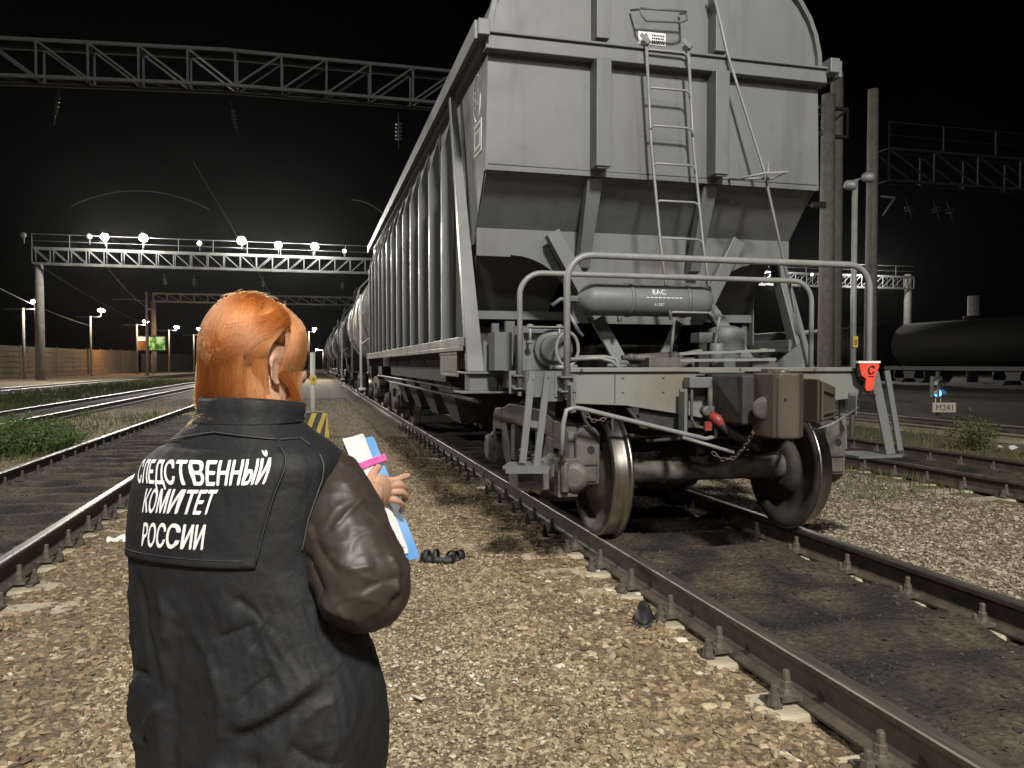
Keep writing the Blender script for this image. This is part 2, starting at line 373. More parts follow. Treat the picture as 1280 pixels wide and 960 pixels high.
# pale gravel strip to the right of the wagon's track
a, b = uni(34000, 3.78, 6.75, 2.6, 15, 1.3); scatter('gravel', a, b, sizes(len(a), .012, .038), STONE_R, 'pale gravel strip right of the hopper wagon track')
# left strip between the two left tracks, loose bits in the beds
a, b = uni(9000, -6.2, -3.65, 6.5, 34, 1.4); scatter('gravel', a, b, sizes(len(a), .012, .036), STONE_G, 'dull gravel between the two left tracks')
OILY = stone_mat('oily_lumps', [(0, (.012, .011, .009)), (.5, (.026, .023, .019)), (.85, (.05, .044, .035)), (.97, (.16, .14, .11)), (1, (.4, .37, .32))])
a, b = uni(4200, 2.13, 3.5, 1.6, 9, 1.4); a2, b2 = uni(2200, -3.4, -2.05, 4.5, 22, 1.4)
px, py = np.r_[a, a2], np.r_[b, b2]; scatter('gravel', px, py, sizes(len(px), .003, .034)*np.random.uniform(.4, 1, len(px)), OILY, 'dark oily lumps lying in the soil between the rails', .35)
# ================================================================== TRACKS
def rail_profile(x):
    return [(x-.075, -.178), (x+.075, -.178), (x+.075, -.165), (x+.02, -.148), (x+.010, -.135), (x+.010, -.045), (x+.020, -.038), (x+.0365, -.034), (x+.0375, -.010), (x+.033, -.003),
            (x+.022, 0), (x-.022, 0), (x-.033, -.003), (x-.0375, -.010), (x-.0365, -.034), (x-.020, -.038), (x-.010, -.045), (x-.010, -.135), (x-.02, -.148), (x-.075, -.165)]
def rail(x, y0, y1, label, top, group='rails of the yard tracks'):
    mb = MB(); p = rail_profile(x); n = len(p); ysr = [y0, y1]
    vs = [(q[0], yy, q[1]) for yy in ysr for q in p]
    mb.add(vs, [tuple(range(n))[::-1], tuple(range(n, 2*n))]+[(i, (i+1) % n, n+(i+1) % n, n+i) for i in range(n)])
    for i in range(n):
        if 8 <= i <= 12: mb.mi[2+i] = 1
    o = obj('rail', mb, [RAILM, top], origin=(x, y0, -.178)); tag(o, label, 'rail', group); return o
G = .7825
rail(CX-G+.02, 1.2, 150, 'left rail of the hopper wagon track, worn grey head', RAILT)
rail(CX+G+.02, 1.2, 150, 'right rail of the hopper wagon track, dark head', RAILT)
rail(-2.72+G-.0, 2.0, 190, 'right rail of the track just left of the woman', RAILS)
rail(-2.72-G+.0, 2.0, 190, 'left rail of the track just left of the woman', RAILS)
rail(-7.15+G, 8, 190, 'right rail of the second track left of the woman, beside grass', RAILS)
rail(-7.15-G, 8, 190, 'left rail of the second track left of the woman, beside grass', RAILS)
rail(-15+G, 18, 230, 'right rail of the far left track before the fence', RAILS)
rail(-15-G, 18, 230, 'left rail of the far left track before the fence', RAILS)
rail(8.05-G, 4, 150, 'near rail of the track beyond the pale gravel', RAILM)
rail(8.05+G, 4, 150, 'far rail of the track beyond the pale gravel', RAILM)
PALER = mat('rail_pale', (.20, .165, .115), (.30, .255, .185), .7, ns=4)  # paler brown than the other rails
def rail2(x, lab): return rail(x, 6, 150, lab, PALER)
o = rail2(12.95-G, 'near rail of the track beside the signal'); o.data.materials[0] = PALER
rail2(12.95+G, 'far rail of the track beside the signal')
# sleepers with their bolted clamps: one built, then copied
def make_sleeper():
    r = thing('sleeper', (0, 0, -.178), '', 'sleeper')
    mb = MB(); sec = [(-.14, -.22), (.14, -.22), (.12, 0), (-.12, 0)]
    vs = []
    for xx, dz, sc in ((-1.36, -.012, .93), (-1.30, -.002, 1), (-1.0, 0, 1), (-.55, 0, 1), (-.3, -.02, .92), (0, -.02, .9), (.3, -.02, .92), (.55, 0, 1), (1.0, 0, 1), (1.30, -.002, 1), (1.36, -.012, .93)):
        vs += [(xx, q[0]*sc, -.178-.003+q[1]+(dz if q[1] == 0 else 0)) for q in sec]
    fs = [(0, 1, 2, 3), (43, 42, 41, 40)]
    for i in range(10): fs += [(i*4+j, i*4+(j+1) % 4, i*4+4+(j+1) % 4, i*4+4+j) for j in range(4)]
    mb.add(vs, fs); obj('beam', mb, CONC, r, .012)
    for rx in (-G, G):
        for sd in (-1, 1):
            m = MB(); x0 = rx+sd*.098
            m.box(min(rx+sd*.05, rx+sd*.145), max(rx+sd*.05, rx+sd*.145), -.045, .045, -.160, -.138)         # clip plate over the foot
            m.lathe((x0, 0, -.14), Z, [(0, .034), (.018, .030), (.022, .025), (.052, .023), (.055, .0165), (.094, .0155), (.10, .011)], 8, smooth=False)
            m.box(min(rx+sd*.15, rx+sd*.19), max(rx+sd*.15, rx+sd*.19), -.055, .055, -.180, -.160)
            m.lathe((rx+sd*.175, .03*sd, -.165), Z, [(0, .030), (.02, .025), (.045, .022), (.047, .014), (.078, .013), (.082, .009)], 8, smooth=False)
            obj('rail_clamp', m, FAST, r)
    return r
SL = make_sleeper(); first = True
def sleepers(xc, y0, y1, label, group):
    global first
    n = int((y1-y0)/PITCH)
    for i in range(n):
        y = y0+i*PITCH; jit = random.uniform(-.02, .02); loc = (xc+.02*(xc > 0)+jit*.5, y, -.178+random.uniform(-.004, .004))
        if first:
            SL.location = loc; SL['label'] = label; SL['group'] = group; first = False; o = SL
        else: o = dup(SL, loc, label, group)
        o.rotation_euler.z = random.uniform(-.012, .012)
sleepers(CX, .1+PITCH*4, 18, 'pale concrete sleeper under the hopper wagon track, half buried with rusty clamp bolts', 'sleepers under the hopper wagon track')
sleepers(-2.72, .1+PITCH*7, 26, 'concrete sleeper of the track left of the woman, half buried in oily dirt', 'sleepers under the track left of the woman')
sleepers(8.05, .1+PITCH*10, 17, 'pale concrete sleeper of the track beyond the gravel on the right, half buried', 'sleepers under the right-hand track')
# ================================================================== HOPPER WAGON
CW = 2.80
W = thing('hopper_wagon', (CW, 11.6, 0), 'grey covered hopper freight wagon with ladder, railing and coupler on its near end', 'wagon')
def P(name, mb, mt=None, par=None, bevel=0, label=None):
    o = obj(name, mb, mt or GREY, par or W, bevel)
    if label: o['label'] = label
    return o
YP, YE = 5.90, 17.35        # near end panel, far end
def roof_prof(n=22, a=1.46, h=1.05, z0=3.70, e=2.4):
    out = []
    for i in range(n+1):
        t = math.pi*i/n; c, s_ = math.cos(t), math.sin(t)
        out.append((CW-.01+a*math.copysign(abs(c)**(2/e), c), z0+h*abs(s_)**(2/e)))
    return out
rp = roof_prof()
# end wall: panel with arched head
mb = MB(); mb.prism([(1.31, 2.77), (4.27, 2.77)]+rp, 'y', YP, YP+.05); P('end_wall', mb)
mb = MB()   # roof shell
for (i, a) in enumerate(rp[:-1]):
    b = rp[i+1]; mb.add([(a[0], YP+.05, a[1]), (b[0], YP+.05, b[1]), (b[0], YE, b[1]), (a[0], YE, a[1])], [(0, 1, 2, 3)], True)
P('roof', mb)
mb = MB(); mb.prism([(CW-.01+(p[0]-CW+.01)*1.012, 3.7+(p[1]-3.7)*1.012) for p in rp]+[(CW-.01+(p[0]-CW+.01)*.985, 3.7+(p[1]-3.7)*.985) for p in rp[::-1]], 'y', YP-.045, YP+.02); P('roof_edge', mb)
mb = MB(); mb.box(1.29, 4.27, 5.80, YP+.002, 3.645, 3.765); mb.box(1.29, 4.27, 5.775, 5.80, 3.755, 3.775); P('end_beam', mb, bevel=.006)
for x in (1.265, 4.30):
    mb = MB(); mb.box(x-.045, x+.045, 5.73, 5.86, 3.715, 3.835); P('beam_cap', mb, bevel=.006)
for x in (2.225, 3.255):
    mb = MB(); mb.box(x-.062, x+.062, 5.745, YP+.002, 2.80, 3.643); mb.box(x-.05, x+.05, 5.76, 5.77, 2.785, 2.80); P('stiffener', mb, bevel=.005)
    mb = MB(); mb.box(x-.055, x+.055, 5.765, YP+.002, 3.80, 4.62); P('stiffener', mb, bevel=.005)
# slope sheet under the panel and its lip
mb = MB(); mb.box(1.31, 4.27, YP+.001, YP+.10, 2.755, 2.772)
mb.hexa([(1.33, 6.44, 2.26), (4.27, 6.44, 2.26), (4.27, 6.47, 2.26), (1.33, 6.47, 2.26), (1.33, 5.98, 2.765), (4.27, 5.98, 2.765), (4.27, 6.05, 2.765), (1.33, 6.05, 2.765)]); P('slope_sheet', mb)
# arched transverse plate
def archplate():
    pts = [(1.33, 2.38), (4.27, 2.38), (4.27, 2.165)]
    pts += [(3.98, 2.165)]+[(3.98-.55*math.sin(t), 2.165-.50*(1-math.cos(t))) for t in [i*math.pi/2/9 for i in range(1, 10)]]
    pts += [(3.40, 1.60), (2.18, 1.60)]
    pts += [(1.62+.55*math.sin(t), 2.165-.50*(1-math.cos(t))) for t in [i*math.pi/2/9 for i in range(9, 0, -1)]]+[(1.62, 2.165), (1.62, 2.15), (1.33, 2.15)]
    return pts
mb = MB(); mb.prism(archplate(), 'y', 6.33, 6.36); P('transverse_plate', mb)
for x in (2.225, 3.255):
    mb = MB(); mb.hexa([(x-.045, 6.20, 2.06), (x+.05, 6.20, 2.06), (x+.05, 6.33, 2.02), (x-.045, 6.33, 2.02), (x-.065, 5.93, 2.752), (x+.065, 5.93, 2.752), (x+.065, 6.02, 2.752), (x-.065, 6.02, 2.752)])
    P('slope_rib', mb, bevel=.004)
# diagonal braces above and below the air reservoir
for sx in (-1, 1):
    mb = MB(); mb.bar((CW+sx*.86, 6.20, 2.34), (CW+sx*.50, 6.16, 1.70), .12, .09, (0, -1, 0)); P('brace', mb, bevel=.004)
mb = MB(); mb.bar((2.26, 5.98, 1.62), (2.50, 5.86, 1.13), .11, .035, (0, -1, 0)); P('brace', mb, bevel=.004)
mb = MB(); mb.bar((3.26, 5.98, 1.74), (3.66, 5.88, 1.18), .10, .06, (0, -1, 0)); P('brace', mb, bevel=.004)
mb = MB(); mb.bar((3.00, 6.0, 1.60), (2.80, 5.95, 1.25), .07, .03, (0, -1, 0)); P('brace', mb)
# corner posts with gussets and their bolster boxes
for sx in (-1, 1):
    def q(x): return CW+sx*(CW-x)*-1 if sx > 0 else x
    xo, xi = (1.235, 1.365) if sx < 0 else (4.345, 4.475)
    mb = MB(); mb.hexa([(xo-.01*(sx < 0), 6.20, 1.19), (xi, 6.20, 1.19), (xi, 6.34, 1.19), (xo, 6.34, 1.19), (xo, 7.05, 3.72), (xo+.05, 7.05, 3.72), (xo+.05, 7.15, 3.72), (xo, 7.15, 3.72)]) if sx < 0 else \
        mb.hexa([(xo, 6.20, 1.19), (xi, 6.20, 1.19), (xi, 6.34, 1.19), (xo, 6.34, 1.19), (4.22, 6.9, 3.2), (4.32, 6.9, 3.2), (4.32, 7.0, 3.2), (4.22, 7.0, 3.2)])
    P('corner_post', mb, bevel=.004)
    mb = MB()
    g = [(1.36, 1.45), (1.36, 1.19), (1.66, 1.19)] if sx < 0 else [(4.345, 1.45), (4.345, 1.19), (3.98, 1.19)]
    mb.prism(g, 'y', 6.215, 6.24); P('gusset', mb)
    a, b = (1.20, 1.50) if sx < 0 else (4.12, 4.42)
    mb = MB(); mb.box(a-.02, b, 6.14, 6.42, 1.17, 1.188); mb.box(a+.04, b-.03, 6.19, 6.4, 1.03, 1.17); mb.box(a-.05, b+.04, 6.12, 6.44, 1.012, 1.03); P('bolster_end', mb, bevel=.003)
mb = MB(); mb.box(1.47, 4.12, 6.22, 6.40, 1.035, 1.165); P('bolster', mb, GREYD)
# side sheet, ribs, eaves, sill
for sx in (-1, 1):
    xs_ = CW-1.47 if sx < 0 else CW+1.455
    mb = MB(); mb.box(xs_, xs_+.012*sx*-1 if sx < 0 else xs_+.012, YP+.055, YE, 2.765, 3.76)
    mb.box(xs_, xs_+.012, 6.9, YE-.8, 1.44, 2.765)
    sl = mb; sl.hexa([(xs_, 6.46, 2.265), (xs_+.012, 6.46, 2.265), (xs_+.012, 6.9, 2.265), (xs_, 6.9, 2.265), (xs_, 5.96, 2.764), (xs_+.012, 5.96, 2.764), (xs_+.012, 6.9, 2.764), (xs_, 6.9, 2.764)])
    P('side_wall', mb)
    mb = MB(); x0 = 1.20 if sx < 0 else 4.29; mb.box(x0, x0+.11, 5.78, YE+.1, 3.765, 3.835); mb.box(x0 if sx < 0 else x0+.08, x0+.03 if sx < 0 else x0+.11, 5.78, YE+.1, 3.70, 3.766); P('eave_beam', mb)
    mb = MB(); x0 = 1.19 if sx < 0 else 4.30; mb.box(x0, x0+.13, 6.36, YE+.1, 1.40, 1.475); mb.box(x0, x0+.03, 6.36, YE+.1, 1.36, 1.40); P('side_sill', mb, bevel=.004)
    n = 13
    for i in range(n):
        y = 7.42+i*(YE-.15-7.42)/(n-1); mb = MB(); s_ = -sx
        a, b = (1.328, 1.212) if sx < 0 else (4.257, 4.373)
        mb.prism([(a, 1.474), (b, 1.474), (b, 3.28), (a-.0*(s_), 3.70)], 'y', y-.045, y+.045); P('side_rib', mb, bevel=.006)
mb = MB(); mb.box(1.36, 4.24, YE-.05, YE, 2.0, 3.72); P('end_wall', mb)
# ladder
mb_l = thing  # (keeps the name short below)
def xl(z): return 2.58+(3.80-z)*.073, 2.945+(3.80-z)*.080
LD = MB()
for k in (0, 1):
    LD.tube([(xl(3.82)[k], 5.752, 3.82), (xl(3.0)[k], 5.775, 3.0), (xl(2.2)[k], 5.72, 2.2), (xl(1.60)[k], 5.62, 1.60)], .0125, 8)
    LD.bar((xl(3.78)[k], 5.735, 3.80), (xl(3.78)[k], 5.83, 3.80), .03, .05); LD.bar((xl(3.8)[k]-.04, 5.76, 3.86), (xl(3.8)[k]+.01, 5.72, 3.78), .02, .03)
lad = P('ladder', LD, TUBE)
for i in range(8):
    z = 3.745-i*.298; a, b = xl(z); y = 5.765 if z > 2.9 else (5.765-(2.9-z)*.05 if z > 2.2 else 5.73-(2.2-z)*.17)
    m = MB(); m.tube([(a, y, z-.03), (a+.02, y-.012, z), (b-.05, y-.015, z), (b-.015, y-.012, z-.012), (b, y, z-.06)], .0095, 6); P('rung', m, TUBE, lad)
# handhold, diagonal rod, corner bracket
m = MB(); m.tube([(2.50, 5.87, 4.09), (2.52, 5.74, 4.045), (2.53, 5.73, 4.0), (2.57, 5.73, 3.955), (2.86, 5.73, 3.975), (2.92, 5.73, 4.0), (2.92, 5.74, 4.06), (2.93, 5.87, 4.11)], .010, 6); m.tube([(2.52, 5.735, 4.05), (2.92, 5.735, 4.07)], .009, 6); P('handhold', m, GREYD)
m = MB(); m.tube([(3.16, 5.76, 4.30), (3.30, 5.76, 3.78), (3.60, 5.70, 2.86), (3.96, 5.60, 1.22)], .0125, 7); P('diagonal_rod', m, TUBE)
m = MB(); m.tube([(3.40, 5.89, 2.80), (3.40, 5.74, 2.77), (3.55, 5.60, 2.79), (3.76, 5.60, 2.815), (3.72, 5.74, 2.79), (3.42, 5.74, 2.77)], .010, 6); m.tube([(3.62, 5.66, 2.72), (3.62, 5.66, 2.90)], .009, 6); P('rod_bracket', m, TUBE)
m = MB(); m.tube([(3.78, 5.6, 1.98), (3.84, 5.58, 1.60), (3.93, 5.58, 1.28)], .008, 6); m.tube([(3.84, 5.585, 1.68), (3.80, 5.56, 1.66), (3.83, 5.56, 1.50), (3.87, 5.58, 1.48)], .008, 6); P('lever_rod', m, GREYD)
# warning plate
m = MB(); m.box(2.575, 2.815, 5.893, 5.899, 3.845, 3.945); wp = P('warning_plate', m, WHITE, label='white plate with a warning triangle and three lines of small print')
m = MB()
for a, b in (((2.60, 3.865), (2.64, 3.93)), ((2.64, 3.93), (2.68, 3.865)), ((2.68, 3.865), (2.60, 3.865)), ((2.64, 3.91), (2.636, 3.888))): m.bar((a[0], 5.891, a[1]), (b[0], 5.891, b[1]), .007, .003, Y)
for z in (3.922, 3.898, 3.874, 3.858):
    x = 2.692
    while x < 2.80:
        l = random.uniform(.006, .018); m.box(x, min(x+l, 2.805), 5.890, 5.8925, z-.006, z+.006); x += l+.005
P('print', m, BLACK, wp)
# oval "50" and framed plate on the dark side sheet behind the corner
SX = 1.3285
m = MB(); c = Vector((SX, 6.30, 3.43)); m.tube([c+Y*(.13*math.cos(t))+Z*(.19*math.sin(t)) for t in [i*2*math.pi/28 for i in range(28)]], .007, 5, closed=True); P('oval_mark', m, WHITE)
text_flat('oval_digits', '50', .20, (SX-.003, 6.30, 3.36), (0, -1, 0), (0, 0, 1), WHITE, W)
m = MB(); m.box(SX-.006, SX, 6.12, 6.40, 2.96, 3.22); pl = P('framed_plate', m, WHITE)
m = MB(); m.box(SX-.009, SX-.007, 6.15, 6.37, 3.165, 3.195); m.box(SX-.009, SX-.007, 6.15, 6.37, 2.985, 3.01)
for yy in (6.20, 6.26, 6.31): m.box(SX-.009, SX-.007, yy, yy+.03, 3.04, 3.14)
P('print', m, GREYD, pl)
# stencilled data plate under the side sill
m = MB(); m.box(1.21, 1.225, 6.6, 7.5, 1.14, 1.33); m.box(1.205, 1.24, 6.58, 7.52, 1.335, 1.356); dp = P('data_plate', m, GREYD)
m = MB(); y = 6.66
for i in range(9):
    m.box(1.2075, 1.2095, y, y+.012, 1.19, 1.30); m.bar((1.2085, y+.04, 1.19), (1.2085, y+.07, 1.30), .002, .012, (0, 1, 0)) if i % 2 else m.box(1.2075, 1.2095, y+.045, y+.057, 1.2, 1.28); y += .092
m.box(1.2075, 1.2095, 6.66, 7.4, 1.155, 1.162); P('print', m, WHITE, dp)
# lower chutes
for sx in (-1, 1):
    xa, xb, xc, xd = (1.40, 2.30, 1.46, 2.16) if sx < 0 else (3.72, 4.36, 3.74, 4.22)
    m = MB(); m.hexa([(xc, 7.02, 1.74), (xd, 7.02, 1.74), (xd, 7.9, 1.74), (xc, 7.9, 1.74), (xa, 6.68, 2.34), (xb, 6.68, 2.34), (xb, 8.3, 2.34), (xa, 8.3, 2.34)]); P('hopper_chute', m, GREYD)
    m = MB(); m.box(xc-.02, xd+.55 if sx < 0 else xd+.02, 6.90, 7.05, 1.66, 1.735); P('chute_ledge', m)
    m = MB(); m.box(xc+.02, xd, 7.08, 7.9, 1.2, 1.65); P('chute_gate', m, DARK)
for bb in ((4.17, 4.22, 6.95, 7.0, 1.40, 1.66), (1.62, 1.70, 6.5, 6.56, 1.2, 1.62), (1.5, 1.56, 6.5, 6.55, 1.2, 1.6)): m = MB(); m.box(*bb); P('chute_strut', m, GREYD)
m = MB(); m.box(2.42, 3.18, 6.37, 17.0, 1.0, 1.42); m.box(1.45, 4.15, 8.6, 14.8, 1.05, 1.95); m.box(1.5, 4.1, 15.6, 17.0, 1.2, 1.9); P('centre_sill', m, DARK)
for i in range(4):
    y0 = 8.5+i*1.7
    m = MB(); m.hexa([(1.7, y0+.5, .55), (3.9, y0+.5, .55), (3.9, y0+1.1, .55), (1.7, y0+1.1, .55), (1.42, y0, 1.3), (4.18, y0, 1.3), (4.18, y0+1.6, 1.3), (1.42, y0+1.6, 1.3)]); P('discharge_hopper', m, DARK)
m = MB(); m.tube([(1.30, 6.9, 1.02), (1.30, 16, 1.02)], .016, 6); m.tube([(1.42, 6.6, .92), (1.42, 15, .92)], .02, 6); P('brake_pipe', m, DIRTM)
# air reservoir
m = MB(); m.lathe((2.06, 5.72, 1.755), X, [(-.06, .03), (-.045, .055), (-.01, .095), (.03, .120), (.06, .127), (.98, .127), (1.01, .120), (1.05, .095), (1.08, .055), (1.095, .03)], 28)
m.tube([(2.02, 5.72, 1.755), (1.86, 5.72, 1.75), (1.80, 5.74, 1.70)], .016, 7); m.lathe((1.93, 5.72, 1.755), X, [(0, .026), (.09, .026)], 6, smooth=False)
m.tube([(2.34, 5.70, 1.64), (2.34, 5.70, 1.58)], .018, 6); res = P('air_reservoir', m)
for x in (2.42, 2.90):
    m = MB(); m.lathe((x-.014, 5.72, 1.755), X, [(0, .128), (0, .134), (.028, .134), (.028, .128)], 28); m.box(x-.02, x+.02, 5.72, 6.2, 1.87, 1.89); P('reservoir_strap', m, GREY, res)
def on_res(name, txt, size, x, ang):
    vs, fs = text_pts(txt, size, .004); x0 = min(v[0] for v in vs); m = MB()
    m.add([(x+v[0]-x0, 5.72-.1285*math.cos(ang+v[1]/.128), 1.755+.1285*math.sin(ang+v[1]/.128)) for v in vs], fs); obj(name, m, WHITE, res)
on_res('lettering', 'EAC', .062, 2.58, .30); on_res('lettering', '41387', .034, 2.59, -.42)
m = MB()
for i in range(9): m.add([(2.52+i*.035, 5.72-.1287, 1.755+.009), (2.545+i*.035, 5.72-.1287, 1.755+.009), (2.545+i*.035, 5.72-.1287, 1.755+.016), (2.52+i*.035, 5.72-.1287, 1.755+.016)], [(0, 1, 2, 3)])
obj('lettering', m, WHITE, res)
# end sill (head stock) with platform
mb = MB(); mb.prism([(1.66, 1.195), (3.97, 1.195), (3.97, 1.0), (3.72, .98), (3.2, .83), (2.95, .82), (2.52, .895), (2.08, .965), (1.66, .985)], 'y', 4.95, 4.99)
mb.box(1.66, 3.97, 4.925, 5.02, 1.196, 1.226); SILL = paint('end_sill_paint', (.165, .17, .155), (.10, .095, .08), (.15, .10, .048), .5, [((-.38, -6.65, 1.08), .26, (.145, .10, .055)), ((.05, -6.65, 1.16), .12, (.13, .09, .05)), ((.72, -6.65, 1.2), .14, (.12, .085, .05))])
P('end_sill', mb, SILL, bevel=.004)
for x in (1.75, 2.94, 3.55): m = MB(); m.lathe((x, 4.927, 1.21), -Y, [(0, .013), (.01, .011)], 6); P('bolt', m, DIRTM)
for x0, x1, xb in ((1.50, 2.32, 1.50), (3.35, 4.05, 4.02)): mb = MB(); mb.box(x0, x1, 5.03, 5.9, 1.185, 1.20); mb.box(xb, xb+.06, 4.99, 6.15, 1.06, 1.184); P('platform', mb, GREY)
m = MB(); m.box(2.45, 3.15, 4.99, 6.3, .86, 1.16); m.box(1.6, 4.0, 5.0, 5.2, 1.0, 1.05); P('draft_sill', m, DARK)
# railings
def hoop(x0, x1, y, z0, zt, r, rc=.17):
    pts = [(x0, y, z0)]+arc((x0+rc, y, zt-rc), rc, 180, 90, 7, X, Z)+arc((x1-rc, y, zt-rc), rc, 90, 0, 7, X, Z)+[(x1, y, z0)]
    m = MB(); m.tube(pts, r, 12); return m
m = hoop(1.64, 3.985, 4.90, 1.03, 1.975, .0235)
P('end_railing', m, TUBE)
m = hoop(1.49, 3.96, 5.55, 1.06, 1.925, .021); P('rear_railing', m, TUBE)
for x, y in ((1.64, 4.90), (1.49, 5.55)):
    m = MB()
    for z in (1.07, 1.165): m.box(x-.055, x+.055, y-.04, y+.05, z-.006, z+.006)
    m.box(x-.07, x+.07, y+.045, y+.06, 1.03, 1.2); m.lathe((x, y, 1.015), Z, [(0, .017), (.035, .017)], 6, smooth=False)
    P('railing_bracket', m, GREY)
# left step: two flat stiles, one rung, tread plate
def step(sx):
    q = (lambda x: x) if sx < 0 else (lambda x: 2*CW+.005-x)
    m = MB()
    m.bar((q(1.415), 4.955, 1.20), (q(1.335), 4.90, .60), .045, .02, (0, -1, 0)); m.bar((q(1.525), 4.955, 1.20), (q(1.43), 4.90, .575), .045, .02, (0, -1, 0)) if sx < 0 else \
        (m.bar((4.075, 4.955, 1.19), (4.185, 4.90, .575), .075, .02, (0, -1, 0)), m.bar((4.118, 5.0, 1.19), (4.228, 4.945, .575), .014, .09, (0, -1, 0)), m.bar((3.905, 5.1, 1.08), (3.935, 5.1, .60), .05, .02, (0, -1, 0)))
    st_ = P('step', m, GREY, bevel=.003)
    if sx < 0:
        m = MB(); m.bar((1.37, 4.94, .86), (1.49, 4.94, .84), .02, .045, (0, 0, 1)); P('step_rung', m, GREY, st_)
        m = MB(); m.prism([(1.20, 4.90), (1.50, 4.82), (1.50, 5.12), (1.30, 5.12)], 'z', .565, .583); m.bar((1.22, 4.90, .56), (1.49, 4.83, .56), .012, .05); P('step_tread', m, GREY, st_)
        m = MB(); m.box(1.50, 1.63, 4.955, 4.975, 1.0, 1.2); m.box(1.38, 1.50, 4.965, 4.99, 1.03, 1.2)
        for x, z in ((1.42, 1.15), (1.41, 1.07), (1.525, 1.16), (1.515, 1.08)): m.lathe((x, 4.945, z), -Y, [(0, .011), (.01, .009)], 6)
        P('step_bracket', m, GREY, st_)
    else:
        m = MB(); m.prism([(3.88, 4.86), (4.26, 4.86), (4.26, 5.16), (3.9, 5.2)], 'z', .555, .573); P('step_tread', m, GREY, st_)
        m = MB(); m.lathe((4.055, 4.94, 1.14), -Y, [(0, .012), (.012, .010)], 6); m.lathe((4.07, 4.935, 1.02), -Y, [(0, .012), (.012, .010)], 6); P('step_bolt', m, DIRTM, st_)
step(-1); step(1)
# uncoupling lever with its two hangers and the short chain
m = MB(); m.tube([(1.565, 4.78, .66), (1.575, 4.78, .86), (1.60, 4.79, .95), (1.66, 4.80, .965), (1.72, 4.80, .955), (2.45, 4.80, .775), (2.60, 4.80, .74), (2.68, 4.80, .75), (2.70, 4.82, .82)], .016, 8)
m.tube([(2.42, 4.78, .755), (2.74, 4.66, .655)], .013, 7); P('uncoupling_lever', m, TUBE)
for x, z0, z1 in ((1.665, .93, 1.13), (2.475, .74, 1.08), (3.83, .88, 1.04)):
    m = MB(); m.box(x-.028, x+.028, 4.87, 4.885, z0, z1); m.box(x-.03, x-.02, 4.80, 4.885, z0, z1-.02); m.lathe((x, 4.87, z1-.04), -Y, [(0, .012), (.012, .010)], 6); m.lathe((x, 4.87, z0+.10), -Y, [(0, .012), (.012, .010)], 6); P('lever_hanger', m, GREY)
m = MB(); m.tube([(3.05, 4.25, .84), (3.3, 4.4, .85), (3.86, 4.85, .93)], .009, 6); P('lever_arm', m, TUBE)
def chain(pts, step_=.032, r=.0042):
    m = MB(); pts = [Vector(p) for p in pts]; ds = [0]
    for a, b in zip(pts, pts[1:]): ds.append(ds[-1]+(b-a).length)
    n = int(ds[-1]/step_); 
    for i in range(n):
        t = ds[-1]*(i+.5)/n; k = max(j for j in range(len(ds)-1) if ds[j] <= t+1e-9); f = (t-ds[k])/(ds[k+1]-ds[k]); c = pts[k].lerp(pts[k+1], f); d = (pts[k+1]-pts[k]).normalized()
        u = d.cross(Y).normalized() if i % 2 else d.cross(d.cross(Y)).normalized()
        m.tube([c+d*(.023*math.cos(a))+u*(.011*math.sin(a)) for a in [j*2*math.pi/10 for j in range(10)]], r, 5, closed=True)
    return m
P('chain', chain([(2.85, 4.40, .97), (2.80, 4.40, .93), (2.74, 4.42, .82), (2.73, 4.5, .72), (2.70, 4.58, .63), (2.64, 4.64, .615), (2.58, 4.66, .66)]), FAST)
# coupler
m = MB(); m.box(2.67, 2.98, 4.44, 4.95, .86, 1.18); m.box(2.76, 2.94, 4.28, 4.46, .80, 1.19); P('coupler_shank', m, DARK, bevel=.012)
m = MB(); m.prism([(2.75, 4.46), (2.74, 4.21), (2.765, 4.175), (2.89, 4.16), (2.975, 4.24), (2.985, 4.30), (2.99, 4.46)], 'z', .79, 1.195)
cp = P('coupler', m, RUSTB, bevel=.012, label='brown automatic coupler head')
m = MB(); m.prism([(2.96, 4.32), (3.06, 4.36), (3.06, 4.62), (2.90, 4.62)], 'z', .87, 1.15); P('coupler_throat', m, RUSTB, cp, .006)
m = MB(); m.hexa([(3.035, 4.18, .875), (3.30, 4.36, .905), (3.30, 4.64, .905), (3.05, 4.64, .875), (3.035, 4.18, 1.16), (3.30, 4.36, 1.10), (3.30, 4.64, 1.10), (3.05, 4.64, 1.16)]); P('coupler_tooth', m, RUSTB, cp, .01)
m = MB(); m.box(2.752, 2.77, 4.168, 4.20, .80, 1.17); P('cast_rib', m, RUSTB, cp, .004); m = MB(); m.box(3.06, 3.075, 4.175, 4.21, .90, 1.14); m.bar((3.10, 4.213, 1.09), (3.26, 4.318, 1.06), .012, .02, (0, 0, 1)); m.bar((3.10, 4.213, .94), (3.26, 4.318, .95), .012, .02, (0, 0, 1)); P('cast_rib', m, RUSTB, cp, .003); m = MB(); m.tube([(2.86, 4.30, 1.195), (2.86, 4.30, 1.215)], [.05, .04], 12); m.box(2.80, 2.92, 4.36, 4.44, 1.19, 1.22); P('lock_lug', m, RUSTB, cp, .004)
m = MB(); m.lathe((2.80, 4.171, 1.03), (0, -1, 0), [(0, .011), (.003, .010)], 8); P('coupler_hole_shade', m, BLACK, cp)  # black disc set on the face for the shade inside a hole
m = MB(); m.lathe((2.765, 4.33, .97), (-.8, -.6, 0), [(-.02, .05), (0, .075), (.03, .075), (.045, .06), (.045, .04)], 18); P('coupler_lock_wheel', m, DIRTM, cp)
m = MB(); m.box(2.50, 2.92, 4.83, 4.93, 1.085, 1.16); m.box(2.60, 2.95, 4.875, 4.92, 1.185, 1.20); P('carrier_block', m, GREY, bevel=.01)
